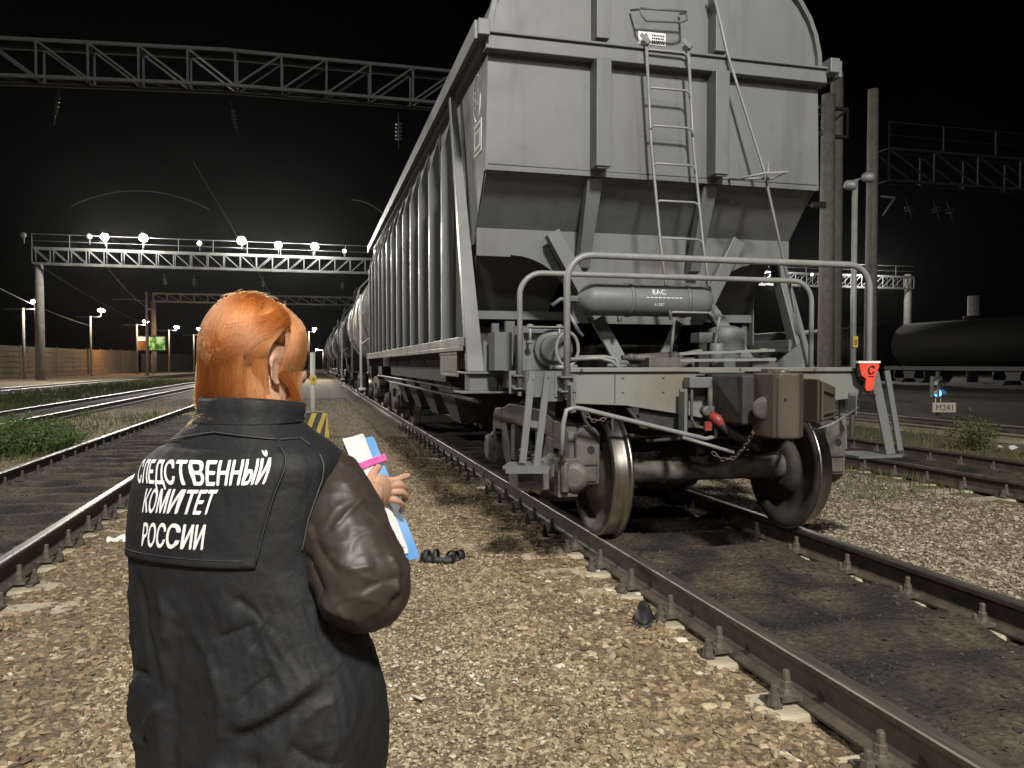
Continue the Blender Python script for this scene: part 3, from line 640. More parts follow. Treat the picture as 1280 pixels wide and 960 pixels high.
text_flat('block_stamp', '39', .055, (2.68, 4.828, 1.098), X, Z, BLACK, W, bold=.004)
m = MB(); m.tube([(2.66, 4.84, 1.085), (2.66, 4.84, .93)], .020, 8); m.tube([(2.53, 4.86, 1.08), (2.53, 4.86, .87), (2.56, 4.86, .82), (2.66, 4.86, .80)], .012, 7); m.lathe((2.60, 4.82, .93), (0, -1, 0), [(0, .035), (.05, .035), (.06, .02)], 12); m.box(2.63, 2.75, 4.80, 4.84, .86, .96); P('angle_cock', m, DIRTM, bevel=.004)
m = MB(); m.tube([(2.62, 4.76, .905), (2.65, 4.72, .875), (2.68, 4.69, .835)], [.030, .036, .028], 10); m.box(2.57, 2.62, 4.74, 4.76, .80, .86); P('valve_handle', m, REDV)
m = MB(); m.tube([(2.67, 4.70, .845), (2.72, 4.66, .79), (2.80, 4.60, .735), (2.88, 4.56, .70)], [.03, .032, .032, .036], 10); P('brake_hose', m, DARK)
m = MB()
for i in range(11): m.tube([Vector((2.45+i*.03, 5.05, .86))+Vector((0, .035*math.cos(a), .035*math.sin(a))) for a in [j*2*math.pi/10 for j in range(10)]], .008, 5, closed=True)
P('spring', m, DIRTM)
# hand-brake gearbox with hoop and pipes, left; levers and cylinders, right
m = MB(); m.lathe((1.80, 5.72, 1.365), (-.25, -1, 0), [(0, .15), (.06, .15), (.08, .14), (.085, .105), (.13, .10), (.14, .085)], 24); m.box(1.55, 1.9, 5.72, 5.9, 1.2, 1.52); P('brake_cylinder', m, GREY, bevel=.004)
m = MB(); m.tube([(1.83+.085*math.cos(a), 5.46, 1.36+.125*math.sin(a)) for a in [i*2*math.pi/24 for i in range(24)]], .013, 7, closed=True); P('hand_wheel', m, TUBE)
m = MB()
for x in (1.59, 1.82):
    m.tube([(x, 5.62, 1.40), (x, 5.62, 1.55)], .012, 7)
    for z in (1.41, 1.53): m.lathe((x, 5.62, z), Z, [(0, .024), (.018, .024)], 6, smooth=False)
m.box(1.56, 1.86, 5.60, 5.66, 1.525, 1.535); P('stud_bolts', m, TUBE)
m = MB(); m.tube([(1.86, 5.5, 1.62), (1.93, 5.5, 1.50), (1.965, 5.5, 1.46)], .013, 7); m.tube([(1.85, 5.44, 1.285), (2.08, 5.44, 1.295), (2.17, 5.42, 1.27), (2.24, 5.40, 1.20)], .014, 8)
m.tube([(1.9, 5.5, 1.30), (2.14, 5.5, 1.305), (2.22, 5.48, 1.29), (2.26, 5.46, 1.20)], .014, 8); m.tube([(2.2, 5.6, 1.24), (2.6, 5.6, 1.24)], .014, 7); m.tube([(1.65, 5.3, 1.225), (1.85, 5.3, 1.23)], .016, 7); P('air_pipe', m, TUBE)
m = MB(); m.lathe((3.02, 5.4, 1.19), Z, [(0, .055), (.20, .055), (.22, .045)], 16); P('valve_body', m, GREY)
m = MB(); m.lathe((3.28, 5.72, 1.2), Z, [(0, .12), (.16, .12), (.16, .15), (.30, .15), (.34, .13), (.36, .07)], 20); m.box(2.98, 3.16, 5.6, 5.75, 1.42, 1.50); P('air_distributor', m, GREY, bevel=.003)
m = MB(); m.bar((2.60, 5.2, 1.325), (3.42, 5.25, 1.355), .03, .02); m.bar((2.58, 5.15, 1.275), (3.40, 5.2, 1.285), .03, .02); m.bar((2.60, 5.22, 1.31), (2.82, 5.3, 1.35), .06, .02)
m.tube([(2.68, 5.5, 1.30), (2.69, 5.45, 1.6)], .012, 6); m.tube([(3.05, 5.5, 1.34), (3.10, 5.5, 1.62)], .012, 6); m.lathe((3.36, 5.3, 1.32), Z, [(0, .03), (.05, .03)], 8); P('brake_lever', m, TUBE)
m = MB(); m.box(2.48, 2.86, 5.45, 5.6, 1.19, 1.30); m.tube([(2.3, 5.55, 1.30), (2.75, 5.55, 1.30)], [.02, .05], 10); m.lathe((2.35, 5.55, 1.30), X, [(0, .03), (.05, .03)], 8); P('slack_adjuster', m, DIRTM); m = MB(); m.box(3.3, 3.5, 5.35, 5.6, 1.2, 1.3); P('pipe_box', m, DIRTM)
m = MB(); m.box(1.38, 1.52, 5.9, 6.1, 1.2, 1.5); m.box(1.56, 1.66, 5.9, 6.02, 1.2, 1.55); P('side_stanchion', m, GREYD)
# loose hoses, rods and bolt heads round the head stock
for pts_, r_ in (([(2.10, 5.0, .97), (2.16, 4.93, .86), (2.3, 4.95, .80), (2.42, 5.05, .86), (2.44, 5.2, .98)], .016), ([(3.20, 4.97, .86), (3.26, 4.90, .74), (3.36, 4.92, .70), (3.46, 5.02, .80)], .017), ([(1.78, 5.06, .98), (1.80, 4.98, .86), (1.9, 5.0, .74), (1.94, 5.1, .62)], .012), ([(2.9, 5.1, .80), (2.6, 5.06, .72), (2.3, 5.1, .70)], .014)):
    m = MB(); p_ = [Vector(q) for q in pts_]; m.tube(p_, r_, 8); P('air_hose', m, DARK)
for x0 in (2.06, 2.36, 3.18, 3.42):
    for zz in (1.16, 1.06):
        m = MB(); m.lathe((x0, 4.95, zz), -Y, [(0, .010), (.008, .009), (.010, .004)], 8); P('rivet', m, SILL)
m = MB(); m.bar((2.0, 4.945, 1.19), (2.0, 4.945, .985), .006, .004, (0, 1, 0)); m.bar((3.10, 4.945, 1.19), (3.10, 4.945, .86), .006, .004, (0, 1, 0)); P('weld_seam', m, DIRTM)
P('chain', chain([(1.80, 5.04, .93), (1.86, 5.0, .86), (1.95, 5.0, .87), (2.0, 5.05, .93)], .03, .004), FAST)
# weld seams across the end panels
m = MB(); m.tube([(1.33, YP-.001, 2.80), (4.25, YP-.001, 2.80)], .005, 5); P('weld_seam', m)
# red tail plate hung on the railing foot: a thing of its own
T = thing('tail_marker', (3.95, 4.86, 1.06), 'red tail plate with a black letter, hung on the right foot of the wagon railing', 'marker')
m = MB(); m.prism([(3.865, 1.255), (4.03, 1.255), (4.035, 1.235), (4.01, 1.17), (4.0, 1.15), (3.985, 1.07), (3.975, 1.055), (3.93, 1.05), (3.92, 1.07), (3.925, 1.14), (3.885, 1.165), (3.87, 1.22)], 'y', 4.845, 4.862); obj('plate', m, RED, T, .003)
m = MB(); m.box(3.85, 4.04, 4.84, 4.868, 1.256, 1.272); obj('top_edge', m, WHITE, T)
m = MB(); m.prism([(3.86, 1.25), (3.875, 1.16), (3.93, 1.12), (3.91, 1.045), (3.97, 1.04), (4.0, 1.15), (4.02, 1.25)], 'y', 4.864, 4.885); obj('backing', m, BLACK, T)
for k_ in (-.004, 0, .004): text_flat('letter', 'С', .085, (3.965+k_, 4.843-abs(k_)*.1, 1.175+k_*.3), X, Z, BLACK, T, shear=.15)
m = MB(); m.box(3.94, 3.985, 4.842, 4.8445, 1.155, 1.163); obj('letter_bar', m, BLACK, T)
# ------------------------------------------------------------------ bogies
def wheel(m, xc, yc, side):
    """side -1: flange towards +x (left wheel); +1 mirrored"""
    s_ = -side
    prof = [(-.070*s_, .14, 1), (-.062*s_, .20, 1), (-.02*s_, .24, 1), (-.01*s_, .36, 1), (-.06*s_, .385, 1), (-.066*s_, .44, 0), (-.058*s_, .452, 0), (.025*s_, .460, 0), (.035*s_, .468, 0), (.043*s_, .484, 0), (.056*s_, .488, 0), (.066*s_, .475, 1), (.066*s_, .385, 1), (.035*s_, .36, 1), (.03*s_, .22, 1), (.075*s_, .20, 1), (.085*s_, .13, 1)]
    return m.lathe((xc, yc, .461), X, prof, 56, mi=1)
def wheelset(yc, par):
    m = MB(); m.lathe((CX+.02, yc, .461), X, [(-1.12, .065), (-.95, .07), (-.90, .095), (-.70, .097), (-.66, .105), (-.6, .105), (-.56, .09), (.56, .09), (.6, .105), (.66, .105), (.70, .097), (.90, .095), (.95, .07), (1.12, .065)], 24)
    axl = obj('wheelset', m, DIRTM, par)
    for sd in (-1, 1):
        m = MB(); wheel(m, CX+.02+sd*.785, yc, sd); obj('wheel', m, [TREAD, WHEELM], axl)
        m = MB(); xb = CX+.02+sd*1.0; m.lathe((xb-.0*sd, yc, .461), X*sd, [(-.07, .14), (.12, .145), (.13, .15), (.16, .15), (.17, .13), (.215, .12), (.225, .09)], 20)
        for j in range(6): m.lathe((xb+sd*.17, yc+.125*math.cos(j*1.047), .461+.125*math.sin(j*1.047)), X*sd, [(0, .014), (.02, .014)], 6)
        obj('axle_box', m, DIRTM, axl)
    return axl
WHEELM = mat('wheel_web', (.045, .04, .034), (.085, .075, .063), .6, ns=6, bump=.2)
def side_frame(yc, sd, par):
    xm = CX+.02+sd*1.02; a, b = xm-.085, xm+.085; m = MB()
    prof = [(-1.17, .40), (-1.17, .70), (-1.14, .78), (-1.06, .83), (-.9, .84), (-.5, .90), (.5, .90), (.9, .84), (1.06, .83), (1.14, .78), (1.17, .70), (1.17, .40), (1.06, .40), (1.06, .63), (.80, .63), (.80, .45), (.45, .22), (-.45, .22), (-.80, .45), (-.80, .63), (-1.06, .63), (-1.06, .40)]
    # frame ring around the spring window
    def ring(poly): m.prism([(yc+p[0], p[1]) for p in poly], 'x', a, b)
    ring([(-1.17, .40), (-1.17, .70), (-1.14, .78), (-1.06, .83), (-.9, .84), (-.8, .84), (-.8, .63), (-1.06, .63), (-1.06, .40)]); ring([(1.17, .40), (1.06, .40), (1.06, .63), (.8, .63), (.8, .84), (.9, .84), (1.06, .83), (1.14, .78), (1.17, .70)])
    ring([(-.8, .84), (-.5, .90), (.5, .90), (.8, .84), (.8, .70), (.45, .72), (-.45, .72), (-.8, .70)]); ring([(-.8, .70), (-.62, .715), (-.45, .40), (-.45, .22), (-.8, .45)]); ring([(.8, .70), (.8, .45), (.45, .22), (.45, .40), (.62, .715)]); ring([(-.45, .22), (.45, .22), (.45, .32), (-.45, .32)])
    ring([(-.45, .40), (-.32, .40), (-.32, .719), (-.45, .719)]); ring([(.32, .40), (.45, .40), (.45, .719), (.32, .719)])
    f = obj('bogie_frame', m, DIRTM, par, .012)
    m = MB()
    for k in (-.2, 0, .2):
        pts = []
        for i in range(33): t = i/32*4*2*math.pi; pts.append((xm+.065*math.cos(t), yc+k+.065*math.sin(t), .33+.20*i/32))
        m.tube(pts, .017, 6)
    obj('spring', m, DIRTM, f); return f
for yb in (6.245, 16.75):
    for dy in (-.925, .925): wheelset(yb+dy, W)
    for sd in (-1, 1): side_frame(yb, sd, W)
    m = MB(); m.box(1.9, 3.74, yb-.2, yb+.2, .55, .85); m.tube([(1.95, yb-.55, .35), (3.65, yb-.55, .35)], .04, 8); m.lathe((CW, yb, .85), Z, [(0, .2), (.16, .2)], 16); P('bogie_bolster', m, DARK)
# cast hood over the near axle ends, shade of its hole and pocket put on as black pieces
for sd in (-1, 1):
    xm = CX+.02+sd*.985; m = MB(); hp = [(xm-.085, .42), (xm-.085, .74)]+[(xm-.085+.085-.085*math.cos(t), .74+.085*math.sin(t)) for t in [i*math.pi/10 for i in range(1, 10)]]+[(xm+.085, .74), (xm+.085, .42)]
    m.prism(hp, 'y', 5.02, 5.09); m.box(xm-.06, xm+.06, 5.005, 5.022, .44, .55); h = P('frame_hood', m, DIRTM, bevel=.015)
    m = MB(); m.lathe((xm+.02, 5.022, .66), -Y, [(0, .028), (.004, .028)], 14); P('hood_hole_shade', m, BLACK, h); m = MB(); m.box(xm-.06, xm+.06, 5.0, 5.006, .55, .562); P('hood_ledge_shade', m, BLACK, h)
m = MB(); m.lathe((1.70, 4.93, .50), (-.35, -1, 0), [(0, .10), (.05, .105), (.07, .09), (.09, .06)], 14); m.box(1.58, 1.72, 4.90, 5.0, .36, .62); m.lathe((1.62, 4.88, .40), Z, [(0, .03), (.2, .03)], 8); m.tube([(1.565, 4.80, .68), (1.60, 4.86, .60)], .02, 7); P('brake_valve', m, DIRTM, bevel=.01)
m = MB(); m.box(1.33, 1.55, 5.0, 5.25, .40, .56); m.tube([(1.28, 4.98, .54), (1.42, 5.0, .50), (1.5, 5.0, .40)], .014, 7); m.lathe((1.42, 5.1, .50), (0, -1, 0), [(0, .06), (.12, .06)], 12); P('axle_generator', m, DIRTM, bevel=.01)
m = MB(); m.box(1.75, 3.85, 5.5, 5.7, .86, 1.0); m.box(2.2, 3.4, 4.995, 5.0, .80, .95); m.tube([(2.0, 4.99, .58), (2.0, 4.99, .9)], .012, 6); m.tube([(2.15, 5.12, .74), (3.45, 5.12, .70)], .018, 7); P('brake_rigging', m, DARK)
# ================================================================== TRAIN BEHIND
def tank_wagon(y0, label, paintm, lad=True):
    r = thing('tank_wagon', (CX, y0+5.5, 0), label, 'wagon', 'tank wagons coupled behind the hopper')
    R, zc, L = 1.48, 2.65, 11.0
    m = MB(); m.lathe((CX, y0, zc), Y, [(-.10, .02), (-.09, .5), (-.03, 1.05), (.08, 1.36), (.24, R), (L-.24, R), (L-.08, 1.36), (L+.03, 1.05), (L+.09, .5), (L+.1, .02)], 44); obj('tank', m, paintm, r)
    for yy in (.9, 3.2, 7.8, 10.1): m = MB(); m.lathe((CX, y0+yy-.04, zc), Y, [(0, R), (0, R+.035), (.08, R+.035), (.08, R)], 44); obj('tank_band', m, GREY, r)
    m = MB(); m.lathe((CX, y0+5.5, zc+R-.06), Z, [(0, .45), (.3, .45), (.33, .38)], 18); m.box(CX-.7, CX+.7, y0+4, y0+7, zc+R+.02, zc+R+.05)
    for yy in (4, 5.5, 7):
        for sx in (-.7, .7): m.tube([(CX+sx, y0+yy, zc+R-.1), (CX+sx, y0+yy, zc+R+.75)], .02, 6)
    for sx in (-.7, .7): m.tube([(CX+sx, y0+4, zc+R+.75), (CX+sx, y0+7, zc+R+.75)], .02, 6)
    obj('hatch_platform', m, GREYD, r)
    m = MB(); m.box(1.42, 4.18, y0-.7, y0-.4, .95, 1.2); m.box(1.42, 4.18, y0+L+.4, y0+L+.7, .95, 1.2); m.box(2.4, 3.2, y0-.4, y0+L+.4, .9, 1.2)
    for yy in (1.2, 9.8): m.hexa([(1.5, y0+yy-.4, 1.0), (4.1, y0+yy-.4, 1.0), (4.1, y0+yy+.4, 1.0), (1.5, y0+yy+.4, 1.0), (1.45, y0+yy-.5, 1.55), (4.15, y0+yy-.5, 1.55), (4.15, y0+yy+.5, 1.55), (1.45, y0+yy+.5, 1.55)])
    obj('underframe', m, DARK, r)
    m = MB()
    for sd, x in ((-1, 1.26), (1, 4.34)):
        for yy in (5.2, 5.75):
            m.tube([(x, y0+yy, .75), (x, y0+yy, zc), (x-sd*.25, y0+yy, zc+1.05), (x-sd*.75, y0+yy, zc+R+.1)], .022, 6)
        for z in np.arange(.9, zc+.9, .32): 
            xx = x-sd*max(0, (z-zc))*.24; m.tube([(xx, y0+5.2, z), (xx, y0+5.75, z)], .014, 5)
    obj('ladder', m, TUBE, r)
    for yb in (1.6, 9.4):
        for dy in (-.925, .925): wheelset(y0+yb+dy, r)
        for sd in (-1, 1): side_frame(y0+yb, sd, r)
    m = MB(); m.box(CX-.2, CX+.2, y0-1.3, y0-.7, .9, 1.15); obj('coupler', m, DARK, r)
    # tall white post with diagonal stays near the front corner
    if lad:
        m = MB(); m.tube([(1.24, y0+.4, .62), (1.24, y0+.35, 3.05)], .035, 8); m.tube([(1.24, y0+.36, 1.75), (1.75, y0+.1, 2.15)], .025, 6); m.tube([(1.24, y0+.36, 2.55), (1.7, y0+.2, 2.8)], .025, 6); m.box(1.18, 1.34, y0-.05, y0+.5, .58, .63); obj('corner_stay', m, WHITE, r)
    return r
tank_wagon(20.2, 'silver grey tank wagon coupled directly behind the hopper wagon', TANKP)
tank_wagon(33.6, 'second tank wagon behind the hopper, streaked grey', GREY)
tank_wagon(47.0, 'third tank wagon behind the hopper, dull grey', TANKP, False)
tank_wagon(60.4, 'fourth tank wagon far behind the hopper', GREY, False)
tank_wagon(73.8, 'fifth tank wagon farthest down the train', GREYD, False)
m = MB(); m.box(CW-.2, CW+.2, 17.4, 18.4, .9, 1.15); m.box(1.5, 4.1, 17.35, 18.3, 1.0, 1.2); P('rear_platform', m, DARK)
# ================================================================== GANTRIES, LAMPS, WIRES
GALDD = mat('truss_dimmed_black', (.006, .0063, .0066), (.012, .012, .0125), .7, ns=6)  # darkest truss copy: lack of light at upper right coloured in
LAMP = mat('lamp_lens', (1, 1, 1), emit=(1.0, .95, .86), es=160)
LAMPW = mat('lamp_lens_dim', (1, 1, 1), emit=(1.0, .93, .80), es=18)
def truss(m, y, x0, x1, zt, zb, d=.9, panel=1.65, mid=None, th=.11, droop=0):
    k0 = len(m.v)
    cuts = [x0, x1] if mid is None else [x0, max(x0, mid-8), mid, x1]
    for yy in (y-d/2, y+d/2):
        for z in (zt, zb):
            for ca, cb in zip(cuts, cuts[1:]):
                if cb-ca > .01: m.bar((ca, yy, z), (cb, yy, z), th, th)
    n = max(2, round((x1-x0)/panel)); p = (x1-x0)/n
    for i in range(n+1):
        x = x0+i*p
        for yy in (y-d/2, y+d/2): m.bar((x, yy, zb), (x, yy, zt), .07, .07, (0, 1, 0))
        m.bar((x, y-d/2, zb), (x, y+d/2, zb), .05, .05); m.bar((x, y-d/2, zt), (x, y+d/2, zt), .05, .05)
        if i < n:
            dn = (mid is None) or (x+p/2 < mid)
            for yy in (y-d/2, y+d/2): m.bar((x, yy, zt if dn else zb), (x+p, yy, zb if dn else zt), .06, .06, (0, 1, 0))
            m.bar((x, y-d/2, zb), (x+p, y+d/2, zb), .04, .04)
    if droop:      # the older half of the span sags a little
        for k in range(k0, len(m.v)): q_ = m.v[k]; m.v[k] = (q_[0], q_[1], q_[2]-droop*max(0, min(1, (mid-q_[0])/8)))
    return m
def post(m, x, y, z, r0, r1): return m.tube([(x, y, -.3), (x, y, z)], [r0, r1], 14)
def rails_on(m, y, x0, x1, zt, h=1.25, step_=3.1):
    m.bar((x0, y-.45, zt+h), (x1, y-.45, zt+h), .035, .035); m.bar((x0, y-.45, zt+h*.5), (x1, y-.45, zt+h*.5), .025, .025)
    x = x0
    while x <= x1+.01: m.bar((x, y-.45, zt), (x, y-.45, zt+h), .05, .05, (0, 1, 0)); x += step_
    return m
def gantry(y, x0, x1, zt, zb, posts, label, panel, mid, mt, rail_=None, d=.9, th=.11):
    r = thing('gantry', ((x0+x1)/2, y, -.3), label, 'gantry', 'overhead line gantries')
    m = MB(); truss(m, y, x0, x1, zt, zb, d, panel, mid, th, .36 if mid == -3.2 else 0); obj('truss', m, mt, r)
    for px, pz, r0, r1 in posts: m = MB(); post(m, px, y, pz, r0, r1); obj('post', m, CONCG, r)
    if rail_: m = MB(); rails_on(m, y, rail_[0], rail_[1], zt); obj('railing', m, mt, r)
    return r
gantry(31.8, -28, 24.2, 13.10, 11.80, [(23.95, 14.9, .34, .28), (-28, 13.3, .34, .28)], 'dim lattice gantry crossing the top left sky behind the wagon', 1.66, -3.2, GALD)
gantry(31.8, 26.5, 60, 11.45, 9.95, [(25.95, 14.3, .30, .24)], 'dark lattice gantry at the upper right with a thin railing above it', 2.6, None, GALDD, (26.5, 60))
G2 = gantry(80, -24.6, 71, 11.85, 10.45, [(-24.2, 10.4, .42, .36), (70.6, 12.2, .5, .42)], 'far gantry carrying the row of lit floodlights along its railing', 1.5, -5.0, GALV, (-24.6, 71), 1.0, .13)
gantry(132, -24, 72, 12.3, 11.05, [(-24, 11, .42, .36), (72, 12, .42, .36)], 'thin distant gantry above the woman beyond the lit one', 2.0, None, GALV, None, 1.0, .16)
for dx in (-.42,):     # twin stub posts beside the near gantry post
    t_ = thing('concrete_post', (23.0, 31.2, -.3), 'thick concrete post just left of the tall gantry post behind the wagon end', 'post'); m = MB(); m.tube([(23.05, 31.2, -.3), (23.05, 31.2, 13.6)], [.38, .3], 14); obj('shaft', m, CONCG, t_)
m = MB(); m.tube([(27.0, 31.5, 9.2), (26.2, 31.5, 9.2)], .05, 6); m.tube([(27.0, 31.5, 9.2), (26.3, 31.5, 8.3)], .04, 6)
br = obj('bracket_arm', m, GALV, None, origin=(26.2, 31.5, 9)); tag(br, 'small grey bracket arm on the slimmer concrete post at right', 'bracket')
def floodlight(p, r, mt, label, aim=(0, -1, -.35), group='floodlights and yard lamps'):
    t_ = thing('floodlight', p, label, 'floodlight', group); p = Vector(p); a = Vector(aim).normalized()
    m = MB(); m.lathe(p-a*.02, a, [(-.45, r*.35), (-.35, r*.6), (0, r*1.05), (.04, r*1.05)], 16); obj('housing', m, GALD, t_)
    m = MB(); m.lathe(p+a*.025, a, [(0, r*.98), (.03, r*.9), (.05, r*.6), (.055, r*.1)], 16); obj('lens', m, mt, t_)
    m = MB(); m.tube([p-a*.2+Vector((0, 0, 0)), p-a*.2-Z*(r+.55)], .035, 6); obj('bracket', m, GALV, t_)
    return t_
GL = [(-18.5, 13.0, .34, 1, 'leftmost bright floodlight on the far lit gantry'), (-15.2, 13.05, .38, 1, 'second bright floodlight from the left on the far lit gantry'), (-10.3, 12.75, .2, 0, 'small dimmer floodlight between the two bright pairs on the far lit gantry'),
      (-6.5, 13.15, .40, 1, 'bright floodlight in the middle of the far lit gantry, third bright one'), (-3.1, 12.85, .33, 1, 'fourth bright floodlight of the far lit gantry, above the woman'), (.35, 12.85, .35, 1, 'fifth bright floodlight of the far lit gantry, nearest the wagons'),
      (3.2, 12.5, .17, 0, 'small floodlight at the gantry end next to the hopper wall'), (51.9, 11.75, .34, 1, 'bright floodlight seen just above the wagon railing on the right'), (56.6, 11.7, .14, 0, 'tiny floodlight right of the railing curve, near the dark post'), (64.4, 11.95, .34, 1, 'bright lamp on the right part of the far gantry, beside the tall post')]
for x, z, r, br_, lab in GL:
    floodlight((x, 79.3, z), r, LAMP if br_ else LAMPW, lab)
    l = bpy.data.lights.new('gantry_floodlight_beam', 'SPOT'); l.energy = 8000 if br_ else 2000; l.color = (1, .95, .85); l.spot_size = rad(150); l.spot_blend = .6; l.shadow_soft_size = .3
    o = bpy.data.objects.new('gantry_floodlight_beam', l); C.objects.link(o); o.location = (x, 79.1, z-.1); o.rotation_euler = (Vector((x*.3, 20, 0))-o.location).to_track_quat('-Z', 'Y').to_euler()
    if br_:
        l = bpy.data.lights.new('gantry_floodlight_spill', 'POINT'); l.energy = 1900; l.color = (1, .97, .9); l.shadow_soft_size = .3; o = bpy.data.objects.new('gantry_floodlight_spill', l); C.objects.link(o); o.location = (x, 78.2, z+.3)
for x, z, lab in ((-25.2, 12.9, 'unlit round floodlight on the dark left end of the far gantry'), (-19.8, 13.0, 'small unlit floodlight left of the first bright one')):
    floodlight((x, 79.3, z), .26, GALV, lab)
# lamp posts at the left edge of the yard
def lamp_post(u, vtop, f, lu, lv, r, label, arm=1, watt=3000, col=(1, .9, .72), pole=.11):
    top = pF(u, vtop, f); b = Vector((top.x, top.y, -.2)); t_ = thing('lamp_post', b, label, 'lamp post', 'lamp posts along the yard')
    m = MB(); m.tube([b, top], [pole*1.2, pole], 10); obj('pole', m, CONCG, t_)
    lp = pF(lu, lv, f)
    m = MB(); m.tube([top-Z*.1-RC*(1.8 if arm else .1), top-Z*.1+RC*1.2, lp-Z*.15], .05, 6); obj('cross_arm', m, GALV, t_)
    m = MB(); m.lathe(lp+Z*.12, (0, -.5, -1), [(0, r*.5), (.1, r*1.0), (.16, r*1.05)], 14); obj('lamp_head', m, GALD, t_)
    m = MB(); m.lathe(lp+Z*.0-Y*.08, (0, -.5, -1), [(-.02, r*.9), (.04, r*.8), (.07, r*.3)], 14); obj('lamp_lens', m, LAMP, t_)
    if watt:
        l = bpy.data.lights.new('lamp_post_light', 'POINT'); l.energy = watt; l.color = col; l.shadow_soft_size = .25; o = bpy.data.objects.new('lamp_post_light', l); C.objects.link(o); o.location = lp+Vector((0, -.35, -.35))
    return t_
lamp_post(29, 385, 72, 45, 377, .42, 'lamp post with a bright lamp in front of the gantry post at the far left', watt=650)
lamp_post(113, 395, 92, 127, 388, .46, 'T-shaped lamp post standing behind the orange lit fence', watt=900, col=(1, .72, .42))
lamp_post(171, 405, 106, 182, 402, .44, 'lamp post with a bright lamp just left of the green billboard', watt=650)
lamp_post(211, 412, 120, 221, 409, .42, 'slim lamp post with a small bright lamp right of the billboard', watt=650)
lamp_post(242, 418, 132, 249, 411, .45, 'lamp post whose lamp shows beside the woman\'s hair', watt=650)
lamp_post(262, 392, 140, 270, 382, .40, 'tall lamp post half hidden behind the top of the woman\'s head', 0, 700)
lamp_post(386, 414, 150, 393, 411, .40, 'far lamp between the woman\'s head and the tank wagons, upper one', 0, 1200)
lamp_post(404, 437, 190, 396, 437, .36, 'farthest low lamp at the end of the path beside the train', 0, 1500)
b = pF(183, 365, 100); t_ = thing('concrete_post', (b.x, b.y, -.2), 'tall concrete mast rising in front of the green billboard', 'post'); m = MB(); m.tube([(b.x, b.y, -.2), b], [.2, .14], 10); obj('shaft', m, CONCG, t_)
m = MB(); m.tube([b-Z*1.2, b-Z*.9-RC*2.5, b-Z*1.0-RC*4.5], .05, 6); obj('arm', m, GALV, t_)
# orange lamp that lights the fence
o = bpy.data.objects.new('sodium_lamp_light', bpy.data.lights.new('sodium_lamp_light', 'POINT')); C.objects.link(o); o.location = pF(136, 424, 112); o.location.x += 2.2; o.data.energy = 1500; o.data.color = (1, .42, .12); o.data.shadow_soft_size = .3
# insulator strings
PORCD = mat('insulator_dimmed', (.018, .018, .017), rough=.5, spec=.2)  # near-black insulator copy, weak light on these strings put into its colour
def insulator(p, d, n, label, r=.13):
    p = Vector(p); d = Vector(d).normalized(); m = MB(); t_ = thing('insulator_string', p, label, 'insulator', 'insulator strings')
    m.tube([p-d*.4, p+d*(n*.15+.3)], .02, 5)
    obj('rod', m, WIRE if .1 < r < .19 else PORCD, t_)
    for i in range(n): 
        m = MB(); m.lathe(p+d*(i*.15), d, [(0, .03), (.03, r), (.06, r*.9), (.08, .04)], 12); obj('disc', m, PORC if .1 < r < .19 else PORCD, t_)
insulator((3.45, 31.8, 11.0), (0, 0, -1), 5, 'string of glass insulators hanging just left of the hopper roof')
insulator((-2.9, 31.8, 11.0), (.2, 0, -1), 5, 'dim insulator string hanging under the middle joint of the near gantry', .085)
insulator((-8.9, 31.8, 11.0), (-.15, 0, -1), 5, 'faint insulator string hanging under the far left of the near gantry', .08)
insulator((22.1, 31.0, 8.5), (1, 0, .05), 5, 'horizontal insulator string between the hopper and the concrete posts', .16)
for x, lab in ((28.0, 'leftmost dim insulator under the upper right gantry'), (29.6, 'middle dim insulator under the upper right gantry'), (30.4, 'rightmost insulator under the upper right gantry')): insulator((x, 31.8, 8.9), (.4, 0, -1), 2, lab, .2)
for x, lab in ((-13.5, 'pale insulator hanging under the left part of the far lit gantry'), (-10.9, 'insulator hanging below the small floodlight of the far lit gantry'), (-4.6, 'insulator hanging below the bright lamps above the woman'), (3.0, 'insulator hanging beside the tank wagon under the far lit gantry')): insulator((x, 80, 9.4), (.05, 0, -1), 4, lab, .17)
# overhead wires
def wire(p, q, sag, label, r=.012, n=14, mt_=WIRE):
    p, q = Vector(p), Vector(q); m = MB(); m.tube([p.lerp(q, i/n)-Z*(sag*4*(i/n)*(1-i/n)) for i in range(n+1)], r, 5)
    o = obj('overhead_wire', m, mt_, None, origin=p); tag(o, label, 'wire', 'overhead wires')
wire((-2.72, 20, 6.1), (-2.72, 132, 6.1), 0, 'level contact wire over the track left of the woman', .010)
wire((-24.2, 80, 10.3), (-19, 112, 5.5), .5, 'wire running down from the far gantry post to the right', .03)
wire((-18.5, 80, 10.3), (-20, 108, 8.2), .4, 'wire slanting down from under the bright gantry floodlights', .03)
wire((-24.6, 70, 7.6), (-26, 104, 5.9), .3, 'wire stretching from the far left lamp toward the mast', .03)
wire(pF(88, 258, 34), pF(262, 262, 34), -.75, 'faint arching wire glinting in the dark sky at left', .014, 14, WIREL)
wire(pF(440, 250, 34), pF(480, 268, 34), -.15, 'short bowed wire glinting beside the hopper roof edge', .018, 14, WIREL)
